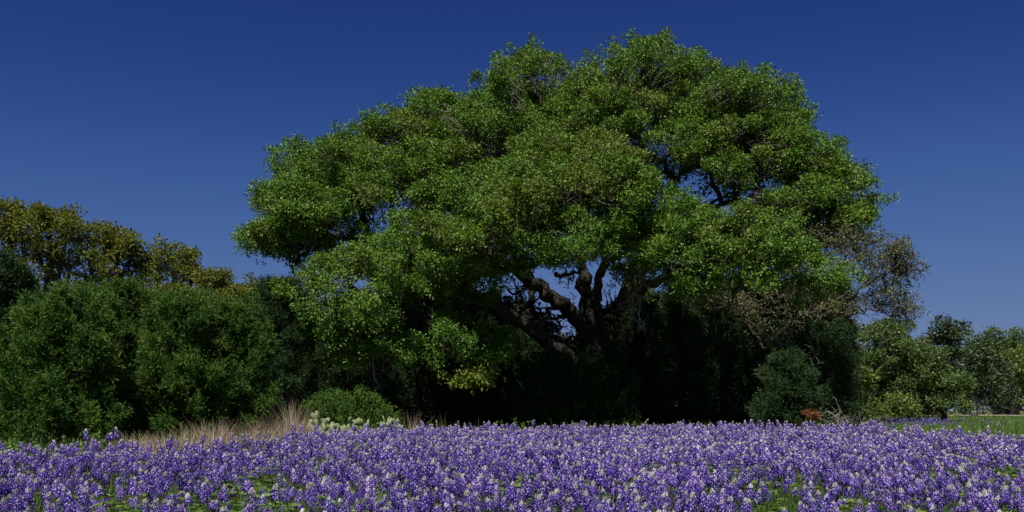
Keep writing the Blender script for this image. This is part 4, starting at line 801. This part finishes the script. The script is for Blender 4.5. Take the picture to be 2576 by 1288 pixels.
# haze of far bluebonnets on the meadow
n = 340; y = rng.uniform(25, 38, n); px = rng.uniform(850, 1000, n); x = (px - 512) / F * y
ok = rng.random(n) < (.15 + .85 * (px < 950)); x, y = x[ok], y[ok]; n = len(x)
P = np.stack([x, y, ground_z(x, y) + rng.uniform(.12, .24, n)], 1); k = 5; P = np.repeat(P, k, 0) + rng.normal(size=(n * k, 3)) * [.02, .02, .03]
V, Fc = leaf_quads(P, rnd_unit(rng, n * k), rnd_unit(rng, n * k), np.full(n * k, .04), np.full(n * k, .03))
tag(mesh_np('far_bluebonnets', V, Fc, 4, [M_PETAL], attrs={'rnd': rng.random(n * k)}), 'far drift of bluebonnets in front of the pasture trees', 'flowers', kind='stuff')
# leafy forbs at the field's edge
def forb(px, d, hgt, label, seed):
    rng = np.random.default_rng(seed); base = np.array([(px - 512) / F * d, d, 0.]); base[2] = float(ground_z(base[0], d)) - .01
    T = empty('leafy_weed', base, label, 'plant', 'leafy green weeds at the field edge')
    n = 9; e = base + np.stack([rng.normal(size=n) * .09, rng.normal(size=n) * .09, hgt * rng.uniform(.65, 1, n)], 1)
    q = wiggle(rng, np.repeat(base[None], n, 0), e, 6, .03); mesh_np('stem', *tubes(q, np.tile(np.linspace(.004, .002, 6), (n, 1)), 4), 4, [M_STEM], T, origin=base)
    m = n * 22; t = rng.uniform(.35, 1, m); i = rng.integers(0, n, m); P = base + (e[i] - base) * t[:, None] + rng.normal(size=(m, 3)) * .012
    A = unit(rng.normal(size=(m, 3)) + [0, 0, .6]); V, Fc = leaf_quads(P, A, rnd_unit(rng, m) + [0, 0, .6], rng.uniform(.04, .07, m), rng.uniform(.012, .02, m))
    mesh_np('foliage', V, Fc, 4, [M_TUFT], T, attrs={'rnd': rng.random(m)}, origin=base)
for i, (px, d, h, lab) in enumerate([(12, 9.3, .40, 'green weed at the far left edge of the bluebonnets'), (34, 9.5, .42, 'feathery green weed below the leftmost juniper'), (58, 9.5, .40, 'green weed under the black hollow of the left juniper'),
                                     (84, 9.7, .38, 'pale green weed left of the dry grass'), (100, 9.9, .42, 'green weed touching the left end of the dry grass'), (437, 14.3, .46, 'green weed before the black hollow, just right of the dry stalks'),
                                     (503, 14.4, .48, 'tall thin green weed left of the live oak trunk'), (530, 14.5, .46, 'bushy green weed below the patch of sky'), (575, 14.6, .42, 'small green weed in front of the live oak trunk'),
                                     (640, 14.6, .44, 'green weed just right of the live oak trunk'), (797, 14.0, .42, 'grey green weed below the half lit juniper'), (745, 14.4, .40, 'thin green weed below the tall black juniper')]):
    forb(px, d, h, lab, 300 + i)

# ------------------------------------------------------------------ prickly pears
import bmesh
def pad_mesh():
    bm = bmesh.new(); bmesh.ops.create_uvsphere(bm, u_segments=12, v_segments=8, radius=1)
    for v in bm.verts:
        t = (v.co.z + 1) / 2; w = .50 + .5 * t ** .8 if t < .6 else 1
        v.co.x *= .042 * (w if t < .6 else 1) ; v.co.y *= .011; v.co.z = (v.co.z + 1) * .058
    me = bpy.data.meshes.new('pad'); bm.to_mesh(me); bm.free(); me.materials.append(M_PAD)
    for p in me.polygons: p.use_smooth = True
    return me
def bud_mesh():
    bm = bmesh.new(); bmesh.ops.create_cone(bm, cap_ends=True, segments=7, radius1=.007, radius2=.011, depth=.026)
    for v in bm.verts: v.co.z += .012
    me = bpy.data.meshes.new('bud'); bm.to_mesh(me); bm.free(); me.materials.append(M_PADF); return me
PADM, BUDM = pad_mesh(), bud_mesh()
def cactus(px, d, n, tall, label, seed, buds=3):
    rng = np.random.default_rng(seed); x = (px - 512) / F * d
    T = empty('prickly_pear', (x, d, float(ground_z(x, d)) - .01), label, 'cactus', 'prickly pears at the field edge')
    spots = [(rng.normal() * .06, rng.normal() * .04, 0.10 * q, rng.normal() * .2) for q in range(3)]
    for i in range(n):
        b = spots[rng.integers(0, len(spots))] if i else spots[0]
        s = rng.uniform(.75, 1.15); tl = np.clip(b[3] + rng.normal() * .5, -1.0, 1.0)
        o = bpy.data.objects.new('pad', PADM); C.objects.link(o); o.parent = T; o.location = b[:3]
        o.rotation_euler = (rng.normal() * .3, tl, rng.normal() * .6); o.scale = (s, s, s)
        e = (b[0] + math.sin(tl) * .10 * s, b[1] + rng.normal() * .02, b[2] + math.cos(tl) * .105 * s, tl * .4)
        if e[2] < tall + .14: spots.append(e)
        if i > n - buds - 1:
            q = bpy.data.objects.new('bud', BUDM); C.objects.link(q); q.parent = T; q.location = (e[0], e[1], e[2] - .004); q.rotation_euler = (0, tl, 0)
for i, (cx, d, n, tl, lab, bu) in enumerate([(340, 12.9, 5, .30, 'small pale prickly pear nearest the dry grass', 0), (480, 13.6, 12, .38, 'pale grey green prickly pear with pads stacked beside the dry grass', 2), (560, 13.3, 12, .34, 'wide prickly pear below the left part of the small juniper', 2),
                                             (715, 13.9, 15, .42, 'tall prickly pear with yellow buds on its crown of pads', 4), (880, 13.9, 15, .40, 'rounded tall prickly pear between the two tallest ones', 3), (1100, 13.9, 9, .34, 'narrow prickly pear just left of the tallest single pad', 1),
                                             (1280, 14.0, 14, .46, 'prickly pear with one pale round pad standing highest', 1), (1460, 14.2, 16, .34, 'prickly pear tinged orange and yellow with many buds', 7), (1720, 14.2, 7, .30, 'small pale round padded prickly pear before the black hollow', 0), (1850, 14.2, 10, .33, 'yellowish prickly pear at the end nearest the trunk', 4)]):
    cactus((cx / 6.44 + 800) / 2.734, d, n + 12, tl + .02, lab, 500 + i, bu)

# ------------------------------------------------------------------ rust coloured dead spray and bare shrub
def rust():
    rng = np.random.default_rng(61); d = 18.0; c = at(2035, 1040, d)
    T = empty('dead_juniper', (c[0], d, float(ground_z(c[0], d))), 'rust coloured dead juniper seedling beside the half lit juniper', 'shrub')
    base = np.array(T.location); n = 16
    e = c + np.stack([rng.uniform(-.11, .13, n), rng.normal(size=n) * .07, rng.normal(size=n) * .03 - .02], 1); e[:, 2] -= (e[:, 0] - c[0]) * .35
    mesh_np('stem', *tubes(wiggle(rng, np.repeat(base[None], n, 0), e, 6, .04), np.tile(np.linspace(.008, .003, 6), (n, 1)), 4), 4, [M_TWIG], T, origin=base)
    m = n * 90; i = np.repeat(np.arange(n), 90); P = e[i] + rng.normal(size=(m, 3)) * [.03, .035, .018]
    V, Fc = leaf_quads(P, unit(rng.normal(size=(m, 3)) + [.5, 0, .2]), rnd_unit(rng, m), rng.uniform(.03, .06, m), rng.uniform(.01, .016, m))
    mesh_np('foliage', V, Fc, 4, [M_RUST], T, attrs={'rnd': rng.random(m)}, origin=base)
rust()
def bare(X, Y, d, h, label, seed, m=M_DEAD, spread=.35, ns=7):
    rng = np.random.default_rng(seed); x = wx(X, d); base = np.array([x, d, float(ground_z(x, d)) - .02])
    T = empty('bare_shrub', base, label, 'shrub', 'leafless grey shrubs')
    for s in range(ns):
        e = base + np.array([rng.normal() * spread, rng.normal() * .15, h * rng.uniform(.6, 1.05)]); p = wiggle(rng, base, e, 12, .05)[0]; segs = [tubes(p[None], np.linspace(.014, .005, 12)[None], 5)]
        for _ in range(7):
            i = rng.integers(3, 12); e2 = p[i] + unit(rng.normal(size=3) + [0, 0, .4]) * rng.uniform(.1, .28); q = wiggle(rng, p[i], e2, 6, .07)
            segs.append(tubes(q, np.linspace(.006, .003, 6)[None], 4))
            segs.append(tubes(wiggle(rng, q[0][3], q[0][3] + unit(rng.normal(size=3)) * .12, 5, .06), np.linspace(.004, .002, 5)[None], 4))
        mesh_np('stem', *join(segs), 4, [m], T, smooth=True, origin=base)
bare(2108, 1040, 18.6, .58, 'bare grey twiggy shrub standing in front of the dark juniper', 71)
bare(2000, 800, 20.6, 2.1, 'tall leafless grey snag curling under the sparse olive tree', 72, spread=.6, ns=6)
bare(2140, 1050, 20.5, .55, 'low brown twiggy shrub at the foot of the yellow green bush', 73, M_TWIG)
